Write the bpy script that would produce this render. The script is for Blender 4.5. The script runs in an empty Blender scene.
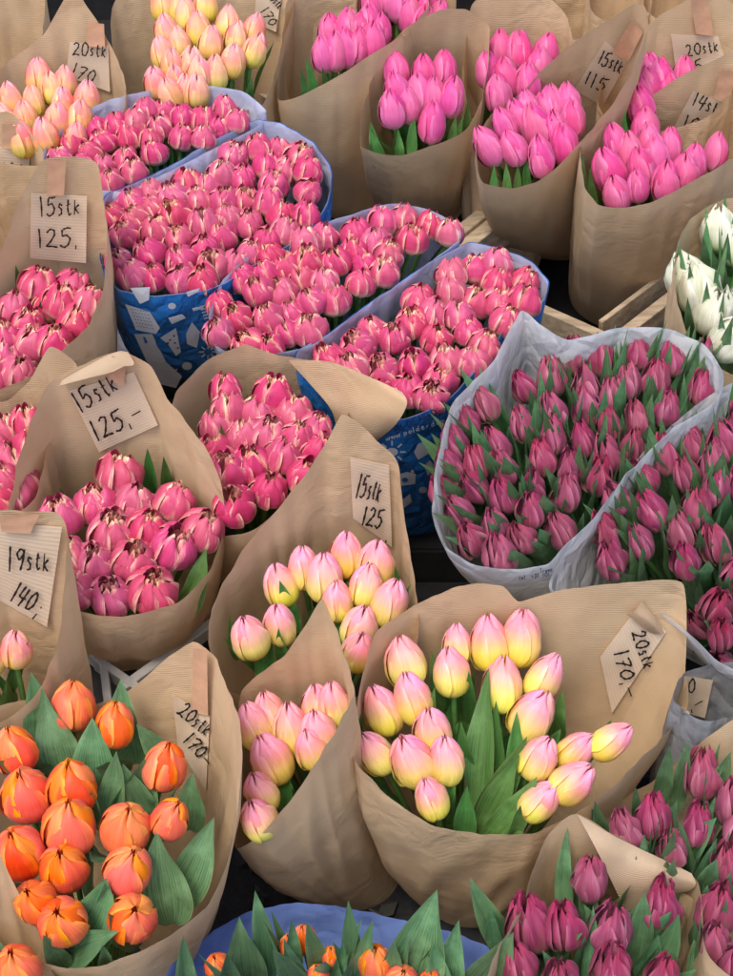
import bpy, bmesh, math, random
import numpy as np
from mathutils import Vector, Matrix, Quaternion, noise
from mathutils.bvhtree import BVHTree

random.seed(7)
S = bpy.context.scene
col = bpy.data.collections.new("market"); S.collection.children.link(col)
R = math.radians

# ------------------------------------------------------------------ camera
PITCH, F = 44.0, 1450.0
CAM = Vector((0, 0, 1.61))
FW = Vector((0, math.cos(R(PITCH)), -math.sin(R(PITCH))))
UP = Vector((0, math.sin(R(PITCH)), math.cos(R(PITCH))))
RT = Vector((1, 0, 0))
cd = bpy.data.cameras.new("camera"); co = bpy.data.objects.new("camera", cd)
S.collection.objects.link(co); S.camera = co
co.location = CAM; co.rotation_euler = (R(90 - PITCH), 0, 0)
cd.sensor_fit = 'VERTICAL'; cd.sensor_height = 24; cd.lens = 24 * F / 976
cd.clip_start = 0.05; cd.clip_end = 200

def ray(px, py):
    return (FW * F + RT * (px - 366.5) - UP * (py - 488)).normalized()
def at_y(px, py, y):
    d = ray(px, py); return CAM + d * (y / d.y)
Z0, SL, Y0 = .306, .226, .78            # the gently rising display surface through the flower heads
def zh(y): return Z0 + SL * (y - Y0)
def on_plane(px, py, dz=0.0):
    d = ray(px, py)
    t = (CAM.z - Z0 + SL * Y0 - dz) / (SL * d.y - d.z)
    return CAM + d * t
STEPS = [(-9, 0.0), (1.08, .055), (1.42, .115), (1.76, .19), (2.1, .27)]
def step_h(y):
    h = 0
    for a, b in STEPS:
        if y >= a: h = b
    return h

# ------------------------------------------------------------------ materials
def mat(name):
    m = bpy.data.materials.new(name); m.use_nodes = True
    nt = m.node_tree; nt.nodes.clear()
    out = nt.nodes.new('ShaderNodeOutputMaterial')
    b = nt.nodes.new('ShaderNodeBsdfPrincipled')
    nt.links.new(b.outputs[0], out.inputs[0])
    return m, nt, b, out
class N:
    def __init__(s, nt): s.nt = nt
    def new(s, t, **k):
        n = s.nt.nodes.new(t)
        for a, v in k.items(): setattr(n, a, v)
        return n
    def link(s, a, b): s.nt.links.new(a, b)
    def math(s, op, a, b=None, c=None, clamp=False):
        n = s.new('ShaderNodeMath', operation=op); n.use_clamp = clamp
        for i, x in enumerate((a, b, c)):
            if x is None: continue
            if isinstance(x, (int, float)): n.inputs[i].default_value = x
            else: s.link(x, n.inputs[i])
        return n.outputs[0]
    def mix(s, f, a, b, mode='MIX'):
        n = s.new('ShaderNodeMix', data_type='RGBA', blend_type=mode)
        for i, x in ((0, f), (6, a), (7, b)):
            if isinstance(x, (int, float)): n.inputs[i].default_value = x
            elif isinstance(x, tuple): n.inputs[i].default_value = (*x, 1)[:4]
            else: s.link(x, n.inputs[i])
        return n.outputs[2]
    def smooth(s, x, lo, hi):
        n = s.new('ShaderNodeMapRange', interpolation_type='SMOOTHSTEP')
        s.link(x, n.inputs[0]); n.inputs[1].default_value = lo; n.inputs[2].default_value = hi
        return n.outputs[0]
    def noise(s, vec, scale, detail=3, rough=.55, dims='3D', w=None):
        n = s.new('ShaderNodeTexNoise', noise_dimensions=dims)
        n.inputs['Scale'].default_value = scale; n.inputs['Detail'].default_value = detail
        n.inputs['Roughness'].default_value = rough
        if vec is not None: s.link(vec, n.inputs['Vector'])
        if w is not None: s.link(w, n.inputs['W'])
        return n.outputs[0]
    def mapping(s, vec, scale):
        n = s.new('ShaderNodeMapping'); n.inputs['Scale'].default_value = scale
        s.link(vec, n.inputs[0]); return n.outputs[0]
    def bump(s, h, strength, dist, prev=None):
        n = s.new('ShaderNodeBump'); n.inputs['Strength'].default_value = strength
        n.inputs['Distance'].default_value = dist; s.link(h, n.inputs['Height'])
        if prev is not None: s.link(prev, n.inputs['Normal'])
        return n.outputs[0]

def petal_mat(name, center, edge, base, tip=None, edge_w=(.55, 1.0), base_h=(.0, .3), flame=.5, rough=.42, var=.08, tipr=(.7, 1.), green=None):
    m, nt, b, out = mat(name); n = N(nt)
    uv = n.new('ShaderNodeUVMap').outputs[0]
    sep = n.new('ShaderNodeSeparateXYZ'); n.link(uv, sep.inputs[0]); U, V = sep.outputs[0], sep.outputs[1]
    oi = n.new('ShaderNodeObjectInfo')
    rnd = oi.outputs['Random']
    au = n.math('ABSOLUTE', n.math('MULTIPLY_ADD', U, 2.0, -1.0))
    off = n.new('ShaderNodeVectorMath', operation='ADD'); n.link(uv, off.inputs[0])
    cmb = n.new('ShaderNodeCombineXYZ'); n.link(n.math('MULTIPLY', rnd, 37.0), cmb.inputs[0]); n.link(n.math('MULTIPLY', rnd, 11.0), cmb.inputs[2])
    n.link(cmb.outputs[0], off.inputs[1])
    streak = n.noise(n.mapping(off.outputs[0], (26, 2.2, 1)), 1.0, 4, .6)
    broad = n.noise(n.mapping(off.outputs[0], (5, 2.0, 1)), 1.0, 2, .5)
    e = n.math('ADD', au, n.math('MULTIPLY', n.math('SUBTRACT', streak, .5), flame))
    ef = n.smooth(e, *edge_w)
    c = n.mix(ef, center, edge)
    if tip:
        tf = n.smooth(n.math('ADD', V, n.math('MULTIPLY', n.math('SUBTRACT', broad, .5), .35)), *tipr)
        c = n.mix(tf, c, tip)
    bf = n.smooth(n.math('ADD', V, n.math('MULTIPLY', n.math('SUBTRACT', streak, .5), .28)), *base_h)
    c = n.mix(bf, base, c)
    if green:      # greenish rib on the outside of the petal
        gf = n.math('MULTIPLY', n.math('MULTIPLY', n.smooth(n.math('SUBTRACT', 1.0, au), .55, 1.0), n.smooth(n.math('SUBTRACT', 1.0, V), .2, .9)), n.smooth(broad, .35, .7))
        c = n.mix(n.math('MULTIPLY', gf, .7), c, green)
    hs = n.new('ShaderNodeHueSaturation'); n.link(c, hs.inputs['Color'])
    n.link(n.math('MULTIPLY_ADD', rnd, var * .35, .5 - var * .17), hs.inputs['Hue'])
    n.link(n.math('MULTIPLY', n.math('MULTIPLY_ADD', broad, .4, .78), n.math('MULTIPLY_ADD', streak, .60, .70)), hs.inputs['Value'])
    r2 = n.math('FRACT', n.math('MULTIPLY', rnd, 17.3))
    n.link(n.math('MULTIPLY_ADD', r2, .14, .92), hs.inputs['Saturation'])
    n.link(hs.outputs[0], b.inputs['Base Color'])
    b.inputs['Roughness'].default_value = rough
    b.inputs['Specular IOR Level'].default_value = .35
    b.inputs['Sheen Weight'].default_value = .04
    bm_ = n.bump(streak, .35, .0012)
    n.link(bm_, b.inputs['Normal'])
    tr = n.new('ShaderNodeBsdfTranslucent'); n.link(hs.outputs[0], tr.inputs[0])
    ms = n.new('ShaderNodeMixShader'); ms.inputs[0].default_value = .16
    n.link(b.outputs[0], ms.inputs[1]); n.link(tr.outputs[0], ms.inputs[2]); n.link(ms.outputs[0], out.inputs[0])
    return m

def leaf_mat(name, c1, c2, rough=.36):
    m, nt, b, out = mat(name); n = N(nt)
    uv = n.new('ShaderNodeUVMap').outputs[0]
    oi = n.new('ShaderNodeObjectInfo'); rnd = oi.outputs['Random']
    sep = n.new('ShaderNodeSeparateXYZ'); n.link(uv, sep.inputs[0])
    au = n.math('ABSOLUTE', n.math('MULTIPLY_ADD', sep.outputs[0], 2.0, -1.0))
    vein = n.noise(n.mapping(uv, (45, 1.5, 1)), 1.0, 3, .6)
    geo = n.new('ShaderNodeNewGeometry')
    bloom = n.noise(geo.outputs['Position'], 26, 4, .65)
    ln = n.math('MULTIPLY_ADD', n.math('SINE', n.math('MULTIPLY', sep.outputs[0], 95.0)), .25, .0)
    c = n.mix(n.math('ADD', n.smooth(vein, .3, .7), ln, None, True), tuple(x * .8 for x in c1), tuple(x * 1.18 for x in c2))
    c = n.mix(n.math('MULTIPLY', n.smooth(bloom, .42, .7), .55), c, tuple(min(1, x * 1.6 + .03) for x in c2))
    c = n.mix(n.math('MULTIPLY', n.smooth(au, .86, 1.), .5), c, (.22, .30, .12))
    hs = n.new('ShaderNodeHueSaturation'); n.link(c, hs.inputs['Color'])
    n.link(n.math('MULTIPLY_ADD', rnd, .05, .47), hs.inputs['Hue'])
    n.link(n.math('MULTIPLY_ADD', rnd, .5, .75), hs.inputs['Value'])
    n.link(hs.outputs[0], b.inputs['Base Color'])
    b.inputs['Roughness'].default_value = rough
    b.inputs['Specular IOR Level'].default_value = .5
    n.link(n.bump(bloom, .3, .004, n.bump(vein, .7, .0014)), b.inputs['Normal'])
    tr = n.new('ShaderNodeBsdfTranslucent'); n.link(hs.outputs[0], tr.inputs[0])
    ms = n.new('ShaderNodeMixShader'); ms.inputs[0].default_value = .18
    n.link(b.outputs[0], ms.inputs[1]); n.link(tr.outputs[0], ms.inputs[2]); n.link(ms.outputs[0], out.inputs[0])
    return m

def paper_mat(name, c, dark, ribs=1.0, crum=1.0, transl=.2, rough=.72, spec=.3):
    m, nt, b, out = mat(name); n = N(nt)
    uv = n.new('ShaderNodeUVMap').outputs[0]
    geo = n.new('ShaderNodeNewGeometry'); P = geo.outputs['Position']
    sep = n.new('ShaderNodeSeparateXYZ'); n.link(uv, sep.inputs[0])
    wob = n.noise(n.mapping(uv, (14, 3, 1)), 1.0, 2, .5)
    ph = n.math('MULTIPLY_ADD', sep.outputs[1], 2 * math.pi / .0030, n.math('MULTIPLY', wob, 6.0))
    rib = n.math('MULTIPLY_ADD', n.math('SINE', ph), .5, .5)
    fibre = n.noise(n.mapping(uv, (60, 900, 1)), 1.0, 3, .7)
    blot = n.noise(P, 14, 4, .6)
    cc = n.mix(n.smooth(blot, .3, .75), c, dark)
    cc = n.mix(n.math('MULTIPLY', rib, .34 * ribs), cc, tuple(x * .62 for x in dark))
    cc = n.mix(n.math('MULTIPLY', n.smooth(fibre, .5, .8), .25), cc, tuple(min(1, x * 1.25) for x in c))
    n.link(cc, b.inputs['Base Color'])
    b.inputs['Roughness'].default_value = rough; b.inputs['Specular IOR Level'].default_value = spec
    vo = n.new('ShaderNodeTexVoronoi', feature='DISTANCE_TO_EDGE')
    warp = n.new('ShaderNodeVectorMath', operation='MULTIPLY_ADD')
    nz = n.new('ShaderNodeTexNoise'); nz.inputs['Scale'].default_value = 18; n.link(P, nz.inputs['Vector'])
    n.link(nz.outputs['Color'], warp.inputs[0]); warp.inputs[1].default_value = (.05, .05, .05); n.link(P, warp.inputs[2])
    n.link(warp.outputs[0], vo.inputs['Vector']); vo.inputs['Scale'].default_value = 19
    v2 = n.new('ShaderNodeTexVoronoi', feature='DISTANCE_TO_EDGE'); n.link(warp.outputs[0], v2.inputs['Vector']); v2.inputs['Scale'].default_value = 60
    fade = n.smooth(n.noise(P, 5, 2, .5), .35, .7)
    bb = n.bump(n.math('MULTIPLY', vo.outputs['Distance'], fade), .34 * crum, .012)
    bb = n.bump(n.math('MULTIPLY', v2.outputs['Distance'], fade), .3 * crum, .004, bb)
    big = n.noise(P, 9, 3, .55)
    rd_ = n.math('ABSOLUTE', n.math('SUBTRACT', big, .5))
    bb = n.bump(rd_, .07 * crum, .05, bb)
    grain = n.noise(P, 900, 2, .7)
    bb = n.bump(grain, .25, .0004, bb)
    bb = n.bump(rib, .35 * ribs, .0006, bb)
    n.link(bb, b.inputs['Normal'])
    tr = n.new('ShaderNodeBsdfTranslucent'); n.link(cc, tr.inputs[0])
    ms = n.new('ShaderNodeMixShader'); ms.inputs[0].default_value = transl
    n.link(b.outputs[0], ms.inputs[1]); n.link(tr.outputs[0], ms.inputs[2]); n.link(ms.outputs[0], out.inputs[0])
    return m

def plain_mat(name, c, rough=.6, nscale=30, var=.25, bump=.3, bdist=.002, stretch=(1, 1, 1), spec=.4, transl=0, dark=None):
    m, nt, b, out = mat(name); n = N(nt)
    geo = n.new('ShaderNodeNewGeometry'); P = n.mapping(geo.outputs['Position'], stretch)
    f = n.noise(P, nscale, 5, .6)
    cc = n.mix(n.smooth(f, .3, .7), dark or tuple(x * (1 - var) for x in c), c)
    n.link(cc, b.inputs['Base Color']); b.inputs['Roughness'].default_value = rough
    b.inputs['Specular IOR Level'].default_value = spec
    n.link(n.bump(f, bump, bdist), b.inputs['Normal'])
    if transl:
        tr = n.new('ShaderNodeBsdfTranslucent'); n.link(cc, tr.inputs[0])
        ms = n.new('ShaderNodeMixShader'); ms.inputs[0].default_value = transl
        n.link(b.outputs[0], ms.inputs[1]); n.link(tr.outputs[0], ms.inputs[2]); n.link(ms.outputs[0], out.inputs[0])
    return m

M = {}
M['double'] = petal_mat('double_pink_petal', (.56, .06, .15), (.86, .50, .36), (.83, .56, .36), edge_w=(.62, 1.2), base_h=(.0, .38), flame=.9, var=.045)
M['double_in'] = petal_mat('double_inner_petal', (.80, .17, .22), (.90, .62, .36), (.72, .25, .2), tip=(.92, .66, .40), edge_w=(.45, 1.15), flame=.9, tipr=(.86, 1.08), var=.08)
M['bicolor'] = petal_mat('yellow_pink_petal', (.88, .29, .33), (.90, .54, .46), (.84, .68, .10), tip=(.88, .34, .44), edge_w=(.65, 1.25), base_h=(.22, .84), flame=.6, tipr=(.75, 1.05), var=.14)
M['peach'] = petal_mat('peach_petal', (.88, .31, .22), (.90, .52, .26), (.80, .58, .10), tip=(.86, .32, .32), edge_w=(.55, 1.15), base_h=(.12, .70), flame=.6, var=.16)
M['orange'] = petal_mat('orange_petal', (.82, .115, .035), (.90, .25, .03), (.82, .22, .08), tip=(.86, .24, .03), edge_w=(.55, 1.02), base_h=(-.05, .30), flame=.5, var=.05, tipr=(.8, 1.1))
M['orange_in'] = petal_mat('orange_inner_petal', (.85, .17, .03), (.92, .34, .02), (.84, .24, .06), tip=(.86, .22, .03), edge_w=(.5, 1.05), base_h=(-.05, .3), flame=.5, var=.10, tipr=(.85, 1.1))
M['pink'] = petal_mat('pink_petal', (.66, .08, .25), (.76, .18, .37), (.78, .32, .42), tip=(.62, .07, .23), edge_w=(.5, 1.15), base_h=(-.05, .25), flame=.55, var=.06, rough=.5)
M['wine'] = petal_mat('wine_petal', (.29, .042, .10), (.43, .13, .19), (.26, .18, .10), tip=(.35, .038, .095), edge_w=(.45, 1.1), base_h=(-.1, .35), flame=.8, var=.035, rough=.5, green=(.25, .20, .10))
M['white'] = petal_mat('white_petal', (.66, .65, .47), (.72, .71, .58), (.45, .62, .22), edge_w=(.3, 1), base_h=(-.05, .35), flame=.6, var=.03, green=(.45, .60, .25))
M['bud'] = petal_mat('bud_petal', (.42, .48, .16), (.65, .55, .22), (.25, .38, .12), edge_w=(.5, 1.1), var=.1)
M['leaf'] = leaf_mat('leaf_green', (.055, .165, .035), (.095, .25, .055))
M['leaf_blue'] = leaf_mat('leaf_blue_green', (.075, .18, .075), (.13, .275, .12))
M['leaf_bright'] = leaf_mat('leaf_bright_green', (.085, .20, .075), (.14, .30, .12))
M['stem'] = plain_mat('stem_green', (.13, .30, .07), .45, 60, .3, .2)
M['kraft'] = paper_mat('kraft_paper', (.69, .495, .295), (.61, .42, .24))
M['kraft_pale'] = paper_mat('kraft_paper_inside', (.70, .52, .34), (.62, .44, .28), 1.6, .4)
M['tag'] = paper_mat('tag_paper', (.80, .64, .46), (.74, .57, .40), .7, .3, .2)
M['tape'] = plain_mat('brown_tape', (.62, .36, .22), .28, 60, .15, .3, .001, spec=.5)
M['ink'] = plain_mat('marker_ink', (.012, .012, .016), .4, 80, .2, 0)
M['print'] = plain_mat('white_print', (.62, .66, .72), .4, 60, .1, 0)
M['darkprint'] = plain_mat('dark_print', (.03, .05, .16), .4, 60, .1, 0)
def film_mat(name, c, rough=.3, transl=.3, fold=1.0):
    m, nt, b, out = mat(name); n = N(nt)
    geo = n.new('ShaderNodeNewGeometry'); P = geo.outputs['Position']
    f = n.noise(P, 9, 5, .6); g = n.noise(n.mapping(P, (45, 45, 8)), 1.0, 4, .6)
    cc = n.mix(n.smooth(f, .3, .7), tuple(x * .86 for x in c), c)
    n.link(cc, b.inputs['Base Color']); b.inputs['Roughness'].default_value = rough
    vo = n.new('ShaderNodeTexVoronoi', feature='DISTANCE_TO_EDGE'); vo.inputs['Scale'].default_value = 22
    wv = n.new('ShaderNodeVectorMath', operation='MULTIPLY_ADD'); nz = n.new('ShaderNodeTexNoise'); nz.inputs['Scale'].default_value = 16; n.link(P, nz.inputs['Vector'])
    n.link(nz.outputs['Color'], wv.inputs[0]); wv.inputs[1].default_value = (.06, .06, .03); n.link(n.mapping(P, (1, 1, .45)), wv.inputs[2]); n.link(wv.outputs[0], vo.inputs['Vector'])
    bb = n.bump(g, .4 * fold, .006); bb = n.bump(f, .4 * fold, .02, bb); bb = n.bump(vo.outputs['Distance'], .5 * fold, .02, bb)
    n.link(bb, b.inputs['Normal'])
    tr = n.new('ShaderNodeBsdfTranslucent'); n.link(cc, tr.inputs[0])
    ms = n.new('ShaderNodeMixShader'); ms.inputs[0].default_value = transl
    n.link(b.outputs[0], ms.inputs[1]); n.link(tr.outputs[0], ms.inputs[2]); n.link(ms.outputs[0], out.inputs[0])
    return m
M['blue_film'] = film_mat('blue_film', (.022, .19, .55), .3, .15, 1.6)
M['pale_print_film'] = film_mat('pale_printed_film', (.70, .73, .88), .38, .25, .7)
M['blue_in'] = film_mat('blue_film_inside', (.70, .73, .88), .38, .3, .6)
M['white_film'] = film_mat('white_film', (.90, .89, .87), .26, .5, 1.3)
M['blue_bucket'] = film_mat('blue_sheet', (.25, .37, .76), .35, .25, .5)
M['clear'] = film_mat('grey_plastic', (.32, .32, .32), .25, .3)
M['wood'] = plain_mat('crate_wood', (.46, .36, .24), .75, 3.0, .3, .6, .002, (4, 30, 30), dark=(.26, .19, .12))
M['grey_plastic'] = plain_mat('weathered_crate', (.36, .34, .30), .6, 20, .4, .4)
M['dark'] = plain_mat('black_ground', (.016, .016, .018), .55, 40, .5, .6, .004, dark=(.006, .006, .007))
M['step'] = plain_mat('black_step', (.014, .013, .013), .6, 25, .5, .5, .003)
M['debris'] = plain_mat('leaf_debris', (.05, .05, .04), .6, 30, .5, .3)

# ------------------------------------------------------------------ object helpers
def link(o, parent=None):
    col.objects.link(o)
    if parent: o.parent = parent
    return o
def mesh(name, verts, faces, mats, uvs=None, smooth=True, fm=None):
    me = bpy.data.meshes.new(name); me.from_pydata([tuple(v) for v in verts], [], faces)
    for m in (mats if isinstance(mats, list) else [mats]): me.materials.append(m)
    if uvs is not None:
        ul = me.uv_layers.new(name='UVMap')
        for l in me.loops: ul.data[l.index].uv = uvs[l.vertex_index]
    if smooth: me.polygons.foreach_set('use_smooth', [True] * len(me.polygons))
    if fm: me.polygons.foreach_set('material_index', fm)
    me.update(); return me
def tagp(o, label, cat, group=None, kind=None):
    if label: o['label'] = label
    if cat: o['category'] = cat
    if group: o['group'] = group
    if kind: o['kind'] = kind
    return o
def grid_faces(nu, nv, base=0, wrap=False):
    f = []
    for j in range(nv):
        for i in range(nu):
            a = base + j * (nu + 1) + i
            f.append((a, a + 1, a + nu + 2, a + nu + 1))
    return f
def lerp_tab(tab, v):
    for k in range(len(tab) - 1):
        a, b = tab[k], tab[k + 1]
        if v <= b[0]:
            t = (v - a[0]) / (b[0] - a[0]); t = t * t * (3 - 2 * t) * .5 + t * .5
            return a[1] + (b[1] - a[1]) * t
    return tab[-1][1]

# ------------------------------------------------------------------ flower prototypes (unit height 1, z up)
def petal_data(rng, az, prof, phi0, rs=1.0, H=1.0, sq=2.2, wave=.03, jag=.0, rib=.03, swirl=.04, curl=.0, nu=8, nv=13, rm=.34, tipsharp=.0, lean=0, drop=.14, tiprow=.84):
    vs, uv = [], []
    o = Vector((rng.random() * 50, rng.random() * 50, 0))
    for j in range(nv + 1):
        v = j / nv
        ph = phi0 * min(1.0, .55 + v * 1.8) * max(0.0, 1 - v ** sq * tiprow) ** .5
        if tipsharp: ph *= 1 - tipsharp * v * v
        for i in range(nu + 1):
            u = i / nu * 2 - 1
            r = rm * lerp_tab(prof, v) * rs
            nn = noise.noise(o + Vector((u * 1.3, v * 2.2, az)))
            r *= 1 + wave * nn * 2 * (.3 + v)
            r -= rib * rm * math.exp(-(u / .16) ** 2) * math.sin(math.pi * min(1, v * 1.05))
            r += swirl * rm * u + curl * rm * v ** 4 * abs(u)
            r += .012 * math.cos(u * 9 + az) * rm * v
            a = az + u * ph
            zz = H * (v * .97) + H * .02 * nn * v
            zz -= H * drop * u * u * v ** 5
            if jag: zz += jag * v ** 3 * noise.noise(o + Vector((u * 4, 3, 0))); r += jag * .5 * v ** 3 * rm * noise.noise(o + Vector((u * 4, 9, 0))) * 3
            x, y = r * math.cos(a), r * math.sin(a)
            x += lean * v * v * math.cos(az); y += lean * v * v * math.sin(az)
            vs.append((x, y, zz)); uv.append((u * .5 + .5, v))
    return vs, grid_faces(nu, nv), uv
P_EGG = [(0, .22), (.08, .66), (.2, .90), (.38, 1.0), (.6, .93), (.78, .73), (.9, .46), (1, .10)]
P_OPEN = [(0, .22), (.08, .68), (.2, .92), (.4, 1.0), (.6, .98), (.8, .84), (.92, .64), (1, .46)]
P_BALL = [(0, .30), (.08, .70), (.22, .95), (.42, 1.04), (.62, 1.0), (.8, .86), (.92, .68), (1, .48)]
P_SLIM = [(0, .22), (.08, .62), (.22, .90), (.4, 1.0), (.6, .9), (.78, .70), (.9, .52), (1, .34)]

def merge(parts):
    V, Fc, U, FM = [], [], [], []
    for (v, f, u, mi) in parts:
        b = len(V); V += v; Fc += [tuple(x + b for x in q) for q in f]; U += u; FM += [mi] * len(f)
    return V, Fc, U, FM
def proto_single(kind, k):
    """six separate petal meshes"""
    rng = random.Random(kind + str(k)); out = []
    o = rng.random() * 6.28
    opn = {'orange': .12, 'bicolor': .25, 'peach': .2, 'pink': .25, 'white': .5}[kind]
    for w in range(6):
        inner = w < 3
        prof = [(a, b + (c - b) * rng.uniform(.5, 1.1) * opn) for (a, b), (_, c) in zip(P_EGG, P_OPEN)]
        az = o + w * 2.094 + (0 if inner else 1.047) + rng.uniform(-.1, .1)
        rm = {'orange': .40, 'bicolor': .345, 'peach': .34, 'pink': .325, 'white': .36}[kind]
        v, f, u = petal_data(rng, az, prof, 1.02 if not inner else .92, rs=(1.0 if not inner else .92), H=(1 if inner else rng.uniform(.93, 1.0)), sq=3.4 if kind != 'orange' else 4.6,
                             wave=.035 if kind != 'white' else .12, jag=(.03 if kind == 'orange' else .0) if kind != 'white' else .09, rm=rm, rib=.045, swirl=.05, curl=.05 * opn)
        mm = M[kind]
        if kind == 'orange' and inner: mm = M['orange_in']
        out.append(mesh('petal', v, f, mm, u))
    return out
def proto_double(k):
    rng = random.Random('d' + str(k)); parts = []; o = rng.random() * 6.28
    tight = rng.random()
    for w in range(7):
        az = o + w * 2.4
        outer = w < 4
        prof = [(a, b + (c - b) * (1.15 - .7 * tight)) for (a, b), (_, c) in zip(P_EGG, P_BALL)]
        v, f, u = petal_data(rng, az, prof, .82, rs=1.0 + .02 * (7 - w) / 7 if outer else .94, H=(rng.uniform(.84, .97) if outer else rng.uniform(.9, 1.0)), sq=5, drop=.19, tiprow=.62, wave=.07, jag=.02, rib=.08, swirl=.08, rm=.475, curl=.02, nu=8, nv=14)
        parts.append((v, f, u, 0))
    for w in range(11):
        az = rng.random() * 6.28; rs = .84 - .06 * w
        v, f, u = petal_data(rng, az, P_BALL, .6, rs=rs, H=rng.uniform(.86, .97) - .012 * w * tight, sq=4, drop=.12, tiprow=.6, wave=.16, jag=.05, rib=.1, swirl=.12, rm=.44, nu=6, nv=8)
        parts.append((v, f, u, 1))
    V, Fc, U, FM = merge(parts)
    return mesh('flower_head', V, Fc, [M['double'], M['double_in']], U, fm=FM)
def proto_wine(k, m='wine'):
    rng = random.Random('w' + str(k)); parts = []; o = rng.random() * 6.28
    for w in range(9):
        az = o + w * 2.3 + rng.uniform(-.2, .2)
        outer = w < 4
        v, f, u = petal_data(rng, az, P_SLIM, .8, rs=1.03 if outer else .86 - .06 * (w - 4), H=rng.uniform(.78, 1.0) if outer else rng.uniform(.9, 1.03), sq=2.8, wave=.16, jag=.08, rib=.12, swirl=.12, rm=.30, curl=rng.uniform(-.1, .25), nu=8, nv=12)
        parts.append((v, f, u, 0))
    V, Fc, U, FM = merge(parts)
    return mesh('flower_head', V, Fc, [M[m]], U, fm=FM)
def leaf_mesh(k, m, wide=1.0):
    rng = random.Random('l' + str(k)); vs, uv = [], []; nu, nv = 8, 18
    bend = rng.uniform(-.10, .22); tw = rng.uniform(-.5, .5); fold = rng.uniform(.25, .55)
    side = rng.uniform(-.08, .08); o = Vector((k * 3.1, 2, 5))
    for j in range(nv + 1):
        v = j / nv
        w = (math.sin(math.pi * min(1, v ** .75 * .93 + .07)) ** .85) * (1 - v ** 6 * .3)
        if v > .999: w = .0
        for i in range(nu + 1):
            u = i / nu * 2 - 1
            x = u * w * .5; z = v
            y = fold * abs(u) ** 1.5 * w * .5 + noise.noise(o + Vector((u, v * 3, 0))) * .30 * abs(u) * w
            a = tw * v
            x, y = x * math.cos(a) - y * math.sin(a), x * math.sin(a) + y * math.cos(a)
            vs.append((x + side * math.sin(v * 2.6) * 2, y, z - .0)); uv.append((u * .5 + .5, v))
    # width is scaled by x, depth (fold) by y; bend is applied along y in leaf units
    vs = [(x, y - bend * 3 * (z * z) , z) for x, y, z in vs]
    return mesh('leaf', vs, grid_faces(nu, nv), m, uv)
def tube_mesh(name, pts, rad, m, n=7):
    vs, fs = [], []
    for j, p in enumerate(pts):
        for i in range(n):
            a = i / n * 6.283; vs.append((p[0] + rad * math.cos(a), p[1] + rad * math.sin(a), p[2]))
    for j in range(len(pts) - 1):
        for i in range(n):
            a = j * n + i; b = j * n + (i + 1) % n
            fs.append((a, b, b + n, a + n))
    return mesh(name, vs, fs, m)
STEM = tube_mesh('stem', [(0, 0, 0), (0, 0, .5), (0, 0, 1)], 1.0, M['stem'])
PROTO = {k: [proto_single(k, i) for i in range(5)] for k in ('orange', 'bicolor', 'peach', 'pink', 'white')}
PROTO['double'] = [proto_double(i) for i in range(9)]
PROTO['wine'] = [proto_wine(i) for i in range(9)]
LEAF = {k: [leaf_mesh(i, M[k]) for i in range(7)] for k in ('leaf', 'leaf_blue', 'leaf_bright')}
BUDS = [proto_wine(i + 40, 'bud') for i in range(2)]
#            head height, width multiplier
SIZE = {'orange': (.062, 1.0), 'bicolor': (.060, 1.0), 'peach': (.057, 1.0), 'pink': (.062, 1.0), 'double': (.050, 1.0), 'wine': (.066, 1.0), 'white': (.078, 1.0)}

def align(d, roll=0.0, face=None):
    z = d.normalized()
    if face is not None:
        y = (face - z * face.dot(z)).normalized(); x = y.cross(z)
        q = Matrix((x, y, z)).transposed().to_quaternion()
        return q @ Quaternion((0, 0, 1), roll)
    return z.to_track_quat('Z', 'Y') @ Quaternion((0, 0, 1), roll)

def add_leaf(root, base, tip, width, lk, roll=None, face=None):
    rp = root.location; d = tip - base; L = d.length
    o = link(bpy.data.objects.new('leaf', random.choice(LEAF[lk])), root)
    o.location = base - rp; o.rotation_mode = 'QUATERNION'
    o.rotation_quaternion = align(d, roll if roll is not None else random.uniform(0, 6.28), face)
    o.scale = (width, width, L)
    return o

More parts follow.
